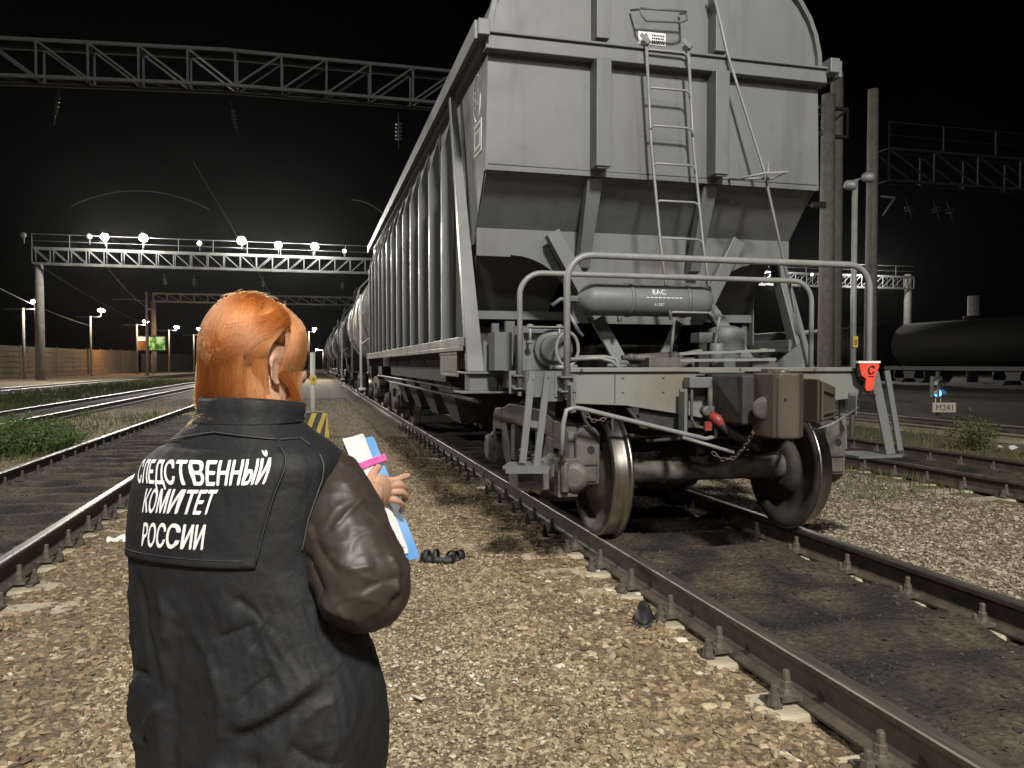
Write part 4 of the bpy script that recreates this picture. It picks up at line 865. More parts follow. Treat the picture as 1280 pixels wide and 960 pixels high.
# ================================================================== FAR LEFT: FENCE AND BILLBOARD
FENC = mat('fence_concrete', (.13, .10, .066), (.19, .15, .10), .85, ns=.8, bump=.2, bs=8)
def fence(y0, y1, label, zt0, zt1, x=-30):
    t_ = thing('fence', (x, (y0+y1)/2, -.2), label, 'fence', 'concrete yard fences'); n = int((y1-y0)/6)
    for i in range(n):
        a = y0+(y1-y0)*i/n; b = y0+(y1-y0)*(i+1)/n; z = zt0+(zt1-zt0)*i/n; m = MB(); k = 6
        for j in range(k):
            za = -.2+(z+.2)*j/k; zb = -.2+(z+.2)*(j+1)/k; m.box(x-.06, x+.02, a+.12, b-.12, za, zb-.13); m.box(x-.06, x-.05, a+.12, b-.12, zb-.13, zb)
        obj('panel', m, FENC, t_)
    for i in range(n+1):
        a = y0+(y1-y0)*i/n; m = MB(); m.box(x-.12, x+.04, a-.11, a+.11, -.2, zt0+(zt1-zt0)*i/n+.12); obj('post', m, FENC, t_)
fence(74, 118, 'long ribbed concrete fence at the far left edge of the yard', 3.1, 3.25)
fence(119, 150, 'short stretch of concrete fence glowing orange under a sodium lamp', 3.3, 3.6)
fence(154, 215, 'dim grey fence stretch below the green billboard', 3.2, 3.7)
bp = pF(190, 429, 113); B = thing('billboard', (bp.x, bp.y, -.2), 'lit billboard with a green picture and a white strip, beyond the fence', 'billboard')
def bq(u0, v0, u1, v1, f): 
    m = MB(); a, b, c, d = pF(u0, v0, f), pF(u1, v0, f), pF(u1, v1, f), pF(u0, v1, f); e = FC*.06; m.hexa([d, c, c+e, d+e, a, b, b+e, a+e]); return m
GRN = bpy.data.materials.new('billboard_picture'); GRN.use_nodes = True; t = GRN.node_tree; p = t.nodes['Principled BSDF']
tc = t.nodes.new('ShaderNodeTexCoord'); n_ = t.nodes.new('ShaderNodeTexNoise'); n_.inputs['Scale'].default_value = 1.1; t.links.new(tc.outputs['Object'], n_.inputs[0]); r_ = t.nodes.new('ShaderNodeValToRGB')
for i, (q, c) in enumerate([(.38, (.02, .10, .03)), (.5, (.16, .42, .07)), (.6, (.62, .8, .5))]):
    if i > 1: r_.color_ramp.elements.new(.6)
    r_.color_ramp.elements[i].position = q; r_.color_ramp.elements[i].color = (*c, 1)
t.links.new(n_.outputs[0], r_.inputs[0]); t.links.new(r_.outputs[0], p.inputs['Base Color']); t.links.new(r_.outputs[0], p.inputs['Emission Color']); p.inputs['Emission Strength'].default_value = .5
obj('frame', bq(171.5, 419.5, 208, 439, 113.15), BLACK, B); obj('picture', bq(186, 421, 206, 437.5, 113), GRN, B)
obj('white_strip', bq(173, 421, 185, 426, 113), mat('billboard_white', (.7, .75, .7), emit=(.85, .95, .85), es=.7), B); obj('dark_strip', bq(173, 427, 185, 437.5, 113), mat('billboard_dark', (.05, .06, .03), (.25, .12, .04), ns=2.5), B)
m = MB(); m.tube([(bp.x, bp.y+.3, -.2), (bp.x, bp.y+.3, bp.z)], .16, 8); obj('pole', m, CONCG, B)
# ================================================================== RIGHT SIDE
q = Vector((9.47, 12.05, -.2)); t_ = thing('lamp_pole', q, 'slim bright metal pole with two floodlights on top and a yellow number tag', 'lamp post')
m = MB(); m.tube([q, (9.47, 12.05, 4.55)], .052, 10); obj('pole', m, TUBE, t_)
m = MB(); m.tube([(9.25, 12.0, 4.45), (9.47, 12.05, 4.55), (9.66, 12.0, 4.6)], .02, 6); obj('cross_arm', m, GALV, t_)
for x, z in ((9.29, 4.44), (9.66, 4.6)): m = MB(); m.lathe((x-.10, 11.98, z), (1, -.5, -.15), [(0, .05), (.04, .085), (.16, .09), (.2, .07)], 12); obj('floodlight_head', m, GALV, t_)
m = MB(); m.box(9.42, 9.52, 11.985, 11.995, 1.55, 1.75); tg_ = obj('number_tag', m, YEL, t_); text_flat('digit', '8', .15, (9.47, 11.982, 1.59), X, Z, BLACK, tg_)
# dwarf signal
q = pF(1172, 490, 22); q = Vector((q.x, q.y, -.2)); t_ = thing('dwarf_signal', q, 'low shunting signal showing a blue light above a pale M241 plate', 'signal')
ex = (RC*1).normalized(); fy = Vector((FC.x, FC.y, 0)).normalized()
m = MB(); m.tube([q, q+Z*1.25], .05, 8); m.obox(q+Z*.8+fy*.08, ex*.13, fy*.08, Z*.30); obj('mast', m, GALD, t_)
for dz, mt_ in ((.88, GALD), (.62, BLUEL)):
    m = MB(); c = q+Z*dz-fy*.01; m.lathe(c, -fy, [(0, .11), (.02, .105), (.025, .09), (.03, .02)], 16); obj('lens', m, mt_, t_)
    m = MB(); pts = [c-fy*.02+ex*(.13*math.cos(a))+Z*(.13*math.sin(a)) for a in [rad(-10+200*i/10) for i in range(11)]]
    m.add(pts+[p_-fy*.2 for p_ in pts], [(i, i+1, 12+i, 11+i) for i in range(10)]); obj('hood', m, GALV, t_)
for k in (-.07, 0, .07): m = MB(); m.tube([q+ex*k+Z*.48-fy*.03, q+ex*(k-.05*0)+Z*.30-fy*.03], .014, 6); obj('stay', m, PLATE, t_)
m = MB(); c = q+ex*.14+Z*.225-fy*.10; m.obox(c, ex*.325, fy*.008, Z*.135); pl = obj('number_plate', m, PLATE, t_); text_flat('plate_number', 'M241', .235, c-fy*.012-Z*.085, ex, Z, BLACK, pl, bold=.004)
# dark tank wagons on the far right track
def dark_tank(y0, label, mt_=None):
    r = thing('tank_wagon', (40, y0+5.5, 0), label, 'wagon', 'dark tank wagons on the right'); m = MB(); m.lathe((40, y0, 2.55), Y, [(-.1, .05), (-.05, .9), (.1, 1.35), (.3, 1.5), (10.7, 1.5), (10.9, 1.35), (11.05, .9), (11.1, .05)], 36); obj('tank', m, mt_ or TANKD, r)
    m = MB(); m.box(38.6, 41.4, y0-.5, y0+11.5, .85, 1.1)
    obj('underframe', m, BLACK, r)
    for yy in (1.5, 9.5):
        m = MB(); m.box(38.9, 41.1, y0+yy-1.4, y0+yy+1.4, .3, .8); 
        for dy in (-.9, .9): m.lathe((38.9, y0+yy+dy, .45), X, [(0, .45), (2.2, .45)], 20)
        obj('bogie', m, BLACK, r)
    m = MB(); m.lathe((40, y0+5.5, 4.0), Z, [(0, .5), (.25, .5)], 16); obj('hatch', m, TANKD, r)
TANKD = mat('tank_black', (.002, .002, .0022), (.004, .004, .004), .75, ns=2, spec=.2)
dark_tank(34.4, 'black tank wagon at the right edge, barely lit'); dark_tank(47.2, 'second black tank wagon, right behind the bright metal pole'); dark_tank(60, 'grey tank wagon far right seen between the railing and the corner post', GREYD)
b = pF(1217, 370, 62); t_ = thing('concrete_post', (b.x, b.y, -.2), 'short grey post top showing above the black tank wagon', 'post'); m = MB(); m.tube([(b.x, b.y, -.2), b], .42, 10); obj('shaft', m, CONCG, t_)
# marker post with striped block, left of the train
q = Vector((.015, 15.85, -.2)); t_ = thing('marker_post', q, 'pale marker post with a yellow tag on a black and yellow striped block', 'marker post')
m = MB(); m.tube([q, q+Z*1.68], .052, 10); obj('post', m, mat('post_paint', (.42, .43, .38), (.5, .5, .45), .5, ns=6), t_)
m = MB(); m.hexa([(-.29, 15.62, -.2), (.33, 15.62, -.2), (.33, 16.1, -.2), (-.29, 16.1, -.2), (-.25, 15.66, .30), (.28, 15.66, .30), (.28, 16.06, .30), (-.25, 16.06, .30)]); blk = obj('striped_block', m, mat('block_dark', (.045, .045, .042), (.09, .085, .075), .8, ns=12), t_, .01)
m = MB()
for i in range(4):
    x0 = -.40+i*.21
    pts = [(x0, -.19), (x0+.10, -.19), (x0+.28, .29), (x0+.18, .29)]
    def cl(p, a, lo, hi): return p
    pts = [(min(max(x, -.285+.04*(z+.19)/.48*1.0), .325-.045*(z+.19)/.48), z) for x, z in pts]
    m.add([(x, 15.62+.04*(z+.2)/.5-.004, z) for x, z in pts], [(0, 1, 2, 3)])
obj('stripe', m, YEL, blk)
m = MB(); m.box(-.045, .085, 15.775, 15.79, .86, 1.02); tg_ = obj('tag', m, YEL, t_); text_flat('digit', '4', .13, (.02, 15.772, .895), X, Z, BLACK, tg_)
# ================================================================== PLANTS
def leaf_mat(name, a, b):
    return mat(name, a, b, .6, ns=3, spec=.3, ramp=(.3, .7))
LEAF = leaf_mat('weed_leaves', (.045, .085, .018), (.10, .16, .04)); LEAFD = leaf_mat('dry_leaves', (.075, .085, .03), (.15, .155, .07))
GRASS = leaf_mat('grass_blades', (.045, .075, .018), (.12, .14, .05))
def bush(c, rx, ry, h, n, label, lm, sz=.05, nstem=26):
    t_ = thing('weed_bush', c, label, 'bush'); c = Vector(c); st = MB(); lf = MB(); rg = random.Random(int(c.x*100))
    tips = []
    for i in range(nstem):
        a = rg.uniform(0, 6.28); rr = math.sqrt(rg.random()); base = c+Vector((rx*.45*rr*math.cos(a), ry*.45*rr*math.sin(a), -.02)); hh = h*rg.uniform(.5, 1)*(1-.35*rr)
        tip = base+Vector((rx*.6*rr*math.cos(a)+rg.gauss(0, .06), ry*.6*rr*math.sin(a)+rg.gauss(0, .06), hh)); mid = base.lerp(tip, .5)+Vector((rg.gauss(0, .03), rg.gauss(0, .03), .05)); st.tube([base, mid, tip], [.006, .005, .002], 5); tips.append((base, mid, tip))
    for i in range(n):
        b_, m_, t2 = rg.choice(tips); k = rg.random()**.7; p = (b_.lerp(m_, k*2) if k < .5 else m_.lerp(t2, k*2-1))+Vector((rg.gauss(0, .05), rg.gauss(0, .05), rg.gauss(0, .03)))
        d = Vector((rg.gauss(0, 1), rg.gauss(0, 1), rg.gauss(.3, .6))).normalized(); u = d.orthogonal().normalized(); u.rotate(Matrix.Rotation(rg.uniform(0, 6.28), 3, d)); l = sz*rg.uniform(.5, 1.3); w_ = l*.28
        lf.add([p, p+d*l*.5+u*w_, p+d*l, p+d*l*.5-u*w_-d.cross(u)*w_*.3], [(0, 1, 2, 3)])
    obj('stems', st, LEAFD, t_); obj('leaves', lf, lm, t_, fix=False)
bush((-4.45, 14.0, -.2), .95, .75, .62, 7500, 'green weed bush growing between the left tracks', LEAF, .05, 130)
bush((-5.0, 15.6, -.2), .6, .6, .72, 900, 'taller thin weed behind the green bush at the left edge', LEAF, .07, 24)
bush((10.85, 10.75, -.2), .36, .36, .74, 1500, 'pale green bush standing beside the rail at the right edge', LEAFD, .05, 34)
bush((7.05, 10.2, -.2), .3, .3, .3, 260, 'low weed by the rail behind the right wheel', LEAFD, .04, 14)
bush((6.0, 9.4, -.2), .25, .25, .25, 200, 'tiny weed on the pale gravel behind the wheel', LEAFD, .04, 12)
def grass(n, x0, x1, y0, y1, h, label, p=1.2, clump=1.0):
    a, b = uni(n, x0, x1, y0, y1, p); keep = fbm(a, b, .8, 31)+.35*clump*np.random.uniform(-1, 1, n) > -.05; a, b = a[keep], b[keep]; n = len(a)
    z = height(a, b); hh = h*np.random.uniform(.3, 1, n)*(1+.8*fbm(a, b, .5, 41)); an = np.random.uniform(0, 6.28, n); w_ = .005+.004*b/20
    lean = np.random.uniform(.1, .7, n)*hh; la = np.random.uniform(0, 6.28, n)
    base = np.stack([a, b, z-.01], -1); s_ = np.stack([np.cos(an)*w_, np.sin(an)*w_, 0*a], -1); tip = base+np.stack([np.cos(la)*lean, np.sin(la)*lean, hh], -1); mid = base+(tip-base)*np.array([.35, .35, .6])
    co_ = np.stack([base-s_, base+s_, mid+s_*.8, tip, mid-s_*.8], 1).reshape(-1, 3); i0 = np.arange(n)[:, None]*5
    fc = np.concatenate([i0+np.array([[0, 1, 2]]), i0+np.array([[0, 2, 4]]), i0+np.array([[4, 2, 3]])], 0)
    o = np_mesh('grass', co_, fc, 3, GRASS); tag(o, label, 'grass', kind='stuff')
grass(26000, -13.9, -8.6, 20, 75, .26, 'grass strip between the second and the far left track')
grass(2600, -6.2, -3.9, 12.5, 24, .22, 'thin grass around the weed bush between the left tracks', 1.2)
grass(9000, 9.2, 12.0, 7.5, 30, .15, 'dry grass between the two right-hand tracks')
grass(1300, 5.6, 7.1, 7, 13, .14, 'sparse weeds on the sandy edge of the pale gravel', 1.1)
# ================================================================== LOOSE THINGS ON THE GROUND
def chunk(c, r, label, mt_, seed, flat=.35, name='stone_chunk', cat='stone'):
    hv, hf = HULL[seed % 16]; m = MB(); an = seed*1.7; ca, sa = math.cos(an), math.sin(an)
    m.add([(c[0]+r*(v[0]*ca-v[1]*sa), c[1]+r*(v[0]*sa+v[1]*ca), c[2]+r*flat*v[2]) for v in hv], [tuple(f) for f in hf]); o = obj(name, m, mt_, None, .004, origin=c); tag(o, label, cat, 'pale loose chunks on the gravel'); return o
PALES = mat('limestone_chunk', (.45, .40, .31), (.60, .55, .45), .85, ns=14, bump=.4, bs=30)
for i, (u, v, r, lab) in enumerate([(520, 876, .055, 'flat pale stone on the path right of the woman\'s vest'), (548, 815, .035, 'small pale flake on the path above the flat pale stone'), (975, 830, .03, 'white chip near the sleeper end beside the rail'), (845, 806, .10, 'broad tan stone slab beside the rail behind the black shoe'), (985, 950, .07, 'whitish chunk at the bottom edge beside the rail'),
        (700, 700, .05, 'pale chunk by the rail in front of the wheel'), (745, 715, .06, 'cluster stone by the rail, right of the pale chunk'), (760, 740, .055, 'pale stone by the rail clamp above the shoe'), (120, 650, .055, 'pale upright chip beside the left rail'), (60, 685, .06, 'pale stone by the left rail nearest the picture edge'), (800, 745, .045, 'cream chip tucked under the rail foot behind the shoe'), (780, 905, .028, 'small white chip on the brown ballast')]):
    d_ = FC+RC*((u-640)/F)+UC*((480-v)/F); t0 = (-.19-H)/d_.z; p = Vector((0, 0, H))+d_*t0; chunk((p.x, p.y, -.175), r, lab, PALES, i*5+3)
PAPER = mat('paper_white', (.80, .80, .79), (.74, .74, .74), .7, ns=30)
def scrap(u, v, w_, label):
    d_ = FC+RC*((u-640)/F)+UC*((480-v)/F); p = Vector((0, 0, H))+d_*((-.185-H)/d_.z); m = MB(); n = 6
    vs = []; fs = []
    for i in range(n+1):
        for j in range(4):
            x = (i/n-.5)*w_; y = (j/3-.5)*w_*.55; vs.append((p.x+x+random.uniform(-.006, .006), p.y+y+random.uniform(-.008, .008), -.165+.018*math.sin(i*1.3+j)+.012*j))
    for i in range(n):
        for j in range(3): fs.append((i*4+j, i*4+j+1, i*4+j+5, i*4+j+4))
    m.add(vs, fs, True); o = obj('paper_scrap', m, PAPER, None, origin=p); sd = o.modifiers.new('thick', 'SOLIDIFY'); sd.thickness = .002; tag(o, label, 'paper')
scrap(149, 680, .17, 'crumpled white paper scrap beside the woman\'s vest on the left')
# black footwear
SHOE = mat('shoe_black', (.007, .007, .0075), (.014, .014, .015), .6, ns=20, bump=.2); SOLE = mat('shoe_sole', (.03, .032, .036), (.06, .062, .068), .6, ns=15)
def shoe(c, ang, L_, label, tilt=0, upper=True):
    t_ = thing('shoe', c, label, 'shoe'); c = Vector(c); R_ = Matrix.Rotation(ang, 3, 'Z') @ Matrix.Rotation(tilt, 3, 'X')
    def outline(z, k):
        pts = []
        for i in range(24):
            a = 2*math.pi*i/24; x = math.cos(a); y = math.sin(a); wd = .36 if x < 0 else .42; wd *= 1-.12*math.exp(-((x+.1)/.3)**2); pts.append(Vector((x*L_/2*k, y*L_*.5*wd*k*(abs(math.sin(a))**.15 if y else 1), z)))
        return pts
    def loft(rows, name, mt_):
        m = MB(); vs = [c+R_@p for r_ in rows for p in r_]; n = 24
        m.add(vs, [tuple(range(n))[::-1], tuple(range((len(rows)-1)*n, len(rows)*n))]+[(i*n+j, i*n+(j+1) % n, (i+1)*n+(j+1) % n, (i+1)*n+j) for i in range(len(rows)-1) for j in range(n)], True); return obj(name, m, mt_, t_)
    loft([outline(0, .95), outline(.004, 1), outline(.022, 1), outline(.026, .97)], 'sole', SOLE)
    if upper:
        rows = [[p for p in outline(.026, .94)]]
        for k, z in ((.95, .05), (.88, .08), (.74, .10), (.60, .118), (.52, .125), (.46, .11)): rows.append([Vector((p.x*1-(.95-k)*L_*.2, p.y*1.1, z*.8*(1-.35*max(0, p.x/L_*2)))) for p in outline(z, k)])
        loft(rows, 'upper', SHOE)
    else:
        m = MB()
        for x0, w_, hh in ((.24, .026, .055), (-.16, .014, .07)):
            vs = []; n = 14
            for i in range(n+1):
                yy = -1+2*i/n; zz = .02+hh*math.sqrt(max(0, 1-yy*yy))
                for dx in (-w_, w_): vs.append(c+R_@Vector((x0*L_+dx, yy*L_*.21, zz)))
                for dx in (-w_, w_): vs.append(c+R_@Vector((x0*L_+dx, yy*L_*.19, zz-.006)))
            m.add(vs, [f for i in range(n) for f in ((i*4, i*4+1, i*4+5, i*4+4), (i*4+2, i*4+6, i*4+7, i*4+3), (i*4, i*4+4, i*4+6, i*4+2), (i*4+1, i*4+3, i*4+7, i*4+5))], True)
        obj('strap', m, SHOE, t_)
    return t_
shoe((.84, 5.60, -.185), 2.5, .20, 'black sandal lying on the path, left one of the pair', 0, False); shoe((.99, 5.58, -.185), .5, .20, 'black sandal lying on the path, right one of the pair', .5, False)
shoe((1.76, 3.90, -.17), 4.25, .25, 'black shoe standing against the rail clamp on the ballast', .15)
chunk((10.95, 10.30, -.12), .10, 'whitewashed stone at the foot of the bush at the right edge, left of two', WHITE, 4, .9); chunk((11.17, 10.28, -.12), .085, 'whitewashed stone at the foot of the bush at the right edge, right of two', WHITE, 9, 1.0)
# ================================================================== THE WOMAN
FH = Vector((st, ct, 0))                       # horizontal view direction
def sculpt(name, mb, mt, parent, voxel, smooth=4, disp=None):
    """fuse overlapping pieces into one continuous skin, soften it, then push it in and out for folds"""
    o = obj(name, mb, mt, parent)
    r = o.modifiers.new('fuse', 'REMESH'); r.mode = 'VOXEL'; r.voxel_size = voxel; r.use_smooth_shade = True
    s_ = o.modifiers.new('soften', 'SMOOTH'); s_.iterations = smooth; s_.factor = .5
    dg = bpy.context.evaluated_depsgraph_get(); me = bpy.data.meshes.new_from_object(o.evaluated_get(dg)); me.name = name; o.modifiers.clear(); old = o.data; o.data = me; bpy.data.meshes.remove(old)
    if disp:
        d = off(parent); ns = [v.normal.copy() for v in me.vertices]
        for v, n in zip(me.vertices, ns): v.co += n*disp(v.co+d, n)
    me.polygons.foreach_set('use_smooth', [True]*len(me.polygons)); me.update(); return o
def ell(m, c, ax, r, n=20):
    """ellipsoid with axes ax (three unit vectors) and radii r"""
    c = Vector(c); vs = []; k = n//2
    for i in range(k+1):
        t = math.pi*i/k
        for j in range(n):
            p_ = 2*math.pi*j/n; vs.append(c+ax[0]*(r[0]*math.sin(t)*math.cos(p_))+ax[1]*(r[1]*math.sin(t)*math.sin(p_))+ax[2]*(r[2]*math.cos(t)))
    fs = [(i*n+j, i*n+(j+1) % n, (i+1)*n+(j+1) % n, (i+1)*n+j) for i in range(k) for j in range(n)]; m.add(vs, fs, True)
def capsule(m, pts, rs, n=12):
    m.tube(pts, rs, n)
    for p_, r in ((pts[0], rs[0]), (pts[-1], rs[-1])): ell(m, p_, (X, Y, Z), (r, r, r), 12)
def spline(pts, n=8):
    P_ = [Vector(p[:3]) for p in pts]; R_ = [p[3] for p in pts]; out = []; rs = []
    for i in range(len(P_)-1):
        a, b, c, d = P_[max(i-1, 0)], P_[i], P_[i+1], P_[min(i+2, len(P_)-1)]
        for k in range(n):
            t = k/n; out.append(.5*((2*b)+(c-a)*t+(2*a-5*b+4*c-d)*t*t+(3*b-a-3*c+d)*t**3)); rs.append(R_[i]*(1-t)+R_[i+1]*t)
    return out+[P_[-1]], rs+[R_[-1]]
F0 = 1.42; AL = rad(24)
E1 = RC*math.cos(AL)-FH*math.sin(AL); EB = -(FH*math.cos(AL)+RC*math.sin(AL))     # her right, her back
feet = pF(318, 900, F0); feet = Vector((feet.x, feet.y, -.2))
PERSON = thing('person', feet, 'red-haired woman in a black lettered vest and brown leather jacket, seen from behind holding papers', 'person')
ROWS = [(510, 265, 368, .071, 1.422), (516, 259, 370, .073, 1.42), (524, 248, 373, .080, 1.42), (534, 234, 385, .088, 1.42), (545, 220, 402, .096, 1.42), (556, 205, 420, .104, 1.42), (565, 192, 428, .109, 1.42), (575, 179, 432, .114, 1.42), (600, 166, 430, .120, 1.42), (640, 161, 428, .126, 1.42), (690, 160, 430, .132, 1.42),
        (730, 164, 440, .136, 1.42), (780, 166, 458, .142, 1.42), (830, 165, 476, .150, 1.42), (880, 166, 484, .154, 1.42), (930, 170, 483, .156, 1.42), (970, 173, 477, .158, 1.42), (1060, 176, 476, .16, 1.42), (1130, 178, 474, .16, 1.42)]
VV = [r[0] for r in ROWS]
def row(v):
    v = min(max(v, VV[0]), VV[-1]); i = max(k for k in range(len(VV)-1) if VV[k] <= v+1e-9); a, b = ROWS[i], ROWS[i+1]; t = (v-a[0])/(b[0]-a[0])
    lo = ROWS[max(i-1, 0)]; hi = ROWS[min(i+2, len(ROWS)-1)]
    def cr(k):
        m0 = (b[k]-lo[k])/max(b[0]-lo[0], 1)*(b[0]-a[0]); m1 = (hi[k]-a[k])/max(hi[0]-a[0], 1)*(b[0]-a[0]); return (2*t**3-3*t*t+1)*a[k]+(t**3-2*t*t+t)*m0+(-2*t**3+3*t*t)*b[k]+(t**3-t*t)*m1
    return [cr(k) for k in range(1, 5)]
def nz3(x, y, z): return noise.noise(Vector((x, y, z)))
FOLDS = [  # creases of the cloth as lines down the back (angle round the body, height row), push in metres, width
]
def add_fold(pts, amp, wd, kind=0): FOLDS.append(([Vector(p) for p in pts], amp, wd, kind))
def fold_lines(u, v):
    r = 0; p = Vector((u, v))
    for pts, amp, wd, kind in FOLDS:
        best = 1e9; sg = 0; tt = 0; n = len(pts)-1
        for i in range(n):
            a, b = pts[i], pts[i+1]; ab = b-a; t = max(0, min(1, (p-a).dot(ab)/ab.length_squared)); q = a+ab*t; d = (p-q).length
            if d < best: best = d; sg = 1 if ab.x*(p-a).y-ab.y*(p-a).x > 0 else -1; tt = (i+t)/n
        if best > wd*5: continue
        tp = min(1, min(tt, 1-tt)*5+.15); x = best/(wd*1.25)*sg
        if kind == 0: r += amp*tp*math.exp(-abs(x)*1.15)                 # ridge or groove
        else: r += amp*tp*(math.exp(-x*.8)*min(1, x/.9)*1.3 if x > 0 else -math.exp(x*1.0)*min(1, -x/.7)*.8)   # overlap with a sharp lip
    return r
for args in (([(214, 704), (226, 767), (252, 815), (262, 850)], -.009, 10), ([(268, 745), (266, 850), (272, 960)], .012, 9, 1), ([(436, 806), (398, 830), (365, 848), (330, 864)], .016, 9, 1), ([(380, 796), (360, 808), (336, 830)], -.008, 4), ([(374, 738), (352, 772)], -.008, 4), ([(360, 742), (335, 752), (308, 763)], -.007, 4),
             ([(190, 905), (196, 868), (202, 832)], .012, 7), ([(228, 895), (245, 868), (262, 846)], .011, 6), ([(224, 890), (229, 925), (226, 975)], -.007, 9), ([(440, 815), (450, 872), (434, 922), (440, 970)], .010, 7), ([(300, 775), (320, 830), (318, 900), (330, 965)], .009, 12), ([(360, 880), (352, 920), (360, 970)], -.011, 9),
             ([(186, 720), (192, 770), (184, 815)], .009, 8), ([(178, 838), (205, 826), (240, 822)], -.010, 6), ([(168, 905), (205, 912), (225, 905)], .009, 6), ([(395, 870), (425, 890), (455, 900)], -.010, 7), ([(300, 905), (340, 900), (380, 930)], .009, 7), ([(250, 720), (262, 745), (268, 780)], .010, 6),
             ([(330, 715), (352, 728), (365, 742)], -.008, 5), ([(372, 700), (345, 640), (350, 590)], -.006, 8), ([(300, 545), (330, 556), (385, 548)], -.005, 6), ([(246, 528), (275, 548), (300, 545)], .005, 6), ([(400, 560), (385, 620), (372, 690)], .007, 7), ([(408, 850), (425, 835), (450, 828)], .008, 5)):
    add_fold(*args)
FL = [1.2]
def folds(ph, v):
    """cloth folds of the vest as a push along the surface normal"""
    s_ = ph; low = min(max((v-690)/60, 0), 1); mid_ = min(max((v-515)/40, 0), 1); sf = lambda a_, b_, x_: min(max((x_-a_)/(b_-a_), 0), 1); panel = 1-.92*sf(FL[0]-.22, FL[0]-.06, ph)*sf(3.75, 3.55, ph)*sf(535, 548, v)*sf(716, 702, v)
    def rg_(n, k): return max(0, 1-abs(n)*k)**2
    a = rg_(nz3(s_*3.4+1.6*nz3(0, v*.008, 2), v*.006+s_*.8, .3), 3.2); b = rg_(nz3(s_*6+v*.016, v*.020-s_*1.8, 4.7), 3.4); c = rg_(nz3(s_*7-v*.022, v*.022+s_*3.0, 9.1), 3.4)
    r = (.0030*a+.0011*b+.0011*c-.0013)*(.3+.7*low)*mid_*panel+.0007*nz3(s_*11, v*.05, 1.7)*mid_*panel
    if 0.05 < ph < 3.1: uL, uR, bb, ff = row(v); r += fold_lines((uL+uR)/2+(uR-uL)/2*math.cos(ph*.96+.26), v)*mid_*panel*math.sin(ph)**.5
    return r
def vest_pt(ph, v, o=0, fold=True):
    uL, uR, b, f = row(v); w_ = (uR-uL)/2/F*f; a = math.sqrt(max(w_*w_-(b*math.sin(AL))**2, .02**2))/math.cos(AL)
    c = pF((uL+uR)/2, v, f); e = 2/2.45; cc, ss = math.cos(ph), math.sin(ph)
    k = o+(folds(ph, v) if fold else 0)
    n_ = Vector((cc, ss)); 
    return c+E1*(a*math.copysign(abs(cc)**e, cc)+k*cc)+EB*(b*math.copysign(abs(ss)**e, ss)+k*ss)
# locate picture points on the vest surface
def on_vest(u, v):
    ph, vv = 1.9, v
    for it in range(14):
        p0 = prj(vest_pt(ph, vv, 0, False)); p1 = prj(vest_pt(ph+.01, vv, 0, False)); p2 = prj(vest_pt(ph, vv+1, 0, False)); a, b = (p1[0]-p0[0])/.01, p2[0]-p0[0]; c, d = (p1[1]-p0[1])/.01, p2[1]-p0[1]; det = a*d-b*c; du, dv = u-p0[0], v-p0[1]
        if abs(det) < 1e-6: break
        ph += max(-.3, min(.3, (du*d-b*dv)/det)); vv += max(-30, min(30, (a*dv-c*du)/det)); ph = min(max(ph, .15), 3.35)
    return ph, vv
VEST = mat('vest_black_nylon', (.0095, .010, .0118), (.014, .0145, .0165), .66, ns=6, bump=.6, bs=17, spec=.28, bd=.012)
SEAM = mat('vest_seam', (.035, .036, .038), rough=.6)
CAMI = co.matrix_world.inverted()
def prj(p_): q_ = CAMI @ p_; return 640+F*q_.x/-q_.z, 480-F*q_.y/-q_.z
FL[0] = min(on_vest(347, 556)[0], on_vest(319, 710)[0])-.05; print('flap edge', FL)
NPH, NV = 260, 250; m = MB(); vs = []
for i in range(NV+1):
    v = VV[0]+(VV[-1]-VV[0])*(i/NV)
    for j in range(NPH): vs.append(vest_pt(2*math.pi*j/NPH, v))
m.add(vs, [(i*NPH+j, i*NPH+(j+1) % NPH, (i+1)*NPH+(j+1) % NPH, (i+1)*NPH+j) for i in range(NV) for j in range(NPH)], True)
vest = obj('vest', m, VEST, PERSON); sd = vest.modifiers.new('thick', 'SOLIDIFY'); sd.thickness = .004; sd.offset = -1
# stand-up collar
m = MB(); vs = []; K = 60
for i, (v, o_, zu) in enumerate([(526, .003, 0), (520, .007, 0), (514, .011, .010), (511, .013, .022), (510, .009, .026), (511, .003, .022), (514, -.004, 0)]):
    for j in range(K):
        ph = 2*math.pi*j/K; vs.append(vest_pt(ph, v, o_+.006*nz3(ph*2.5, v*.03, 0), False)+Z*((.006*math.sin(ph*2+.5)-.014*max(0, math.cos(ph)))*(i in (2, 3, 4, 5))+zu))
m.add(vs, [(i*K+j, i*K+(j+1) % K, (i+1)*K+(j+1) % K, (i+1)*K+j) for i in range(6) for j in range(K)], True); obj('collar', m, VEST, vest)
# back flap with its stitched hem
def quad_grid(c4, nu, nv, o_, f=None):
    """c4: (ph, v) at top-left, top-right, bottom-right, bottom-left"""
    vs = []
    for i in range(nv+1):
        for j in range(nu+1):
            s_, t_ = j/nu, i/nv; top = [c4[0][k]*(1-s_)+c4[1][k]*s_ for k in (0, 1)]; bot = [c4[3][k]*(1-s_)+c4[2][k]*s_ for k in (0, 1)]; ph = top[0]*(1-t_)+bot[0]*t_; v = top[1]*(1-t_)+bot[1]*t_; vs.append(vest_pt(ph, v, o_(s_, t_) if callable(o_) else o_))
    return vs, [(i*(nu+1)+j, i*(nu+1)+j+1, (i+1)*(nu+1)+j+1, (i+1)*(nu+1)+j) for i in range(nv) for j in range(nu)]
tl, tr_, br2, bl = on_vest(212, 556), on_vest(347, 556), on_vest(319, 710), on_vest(160.5, 698)
tl = (3.3, tl[1]); bl = (3.35, bl[1])
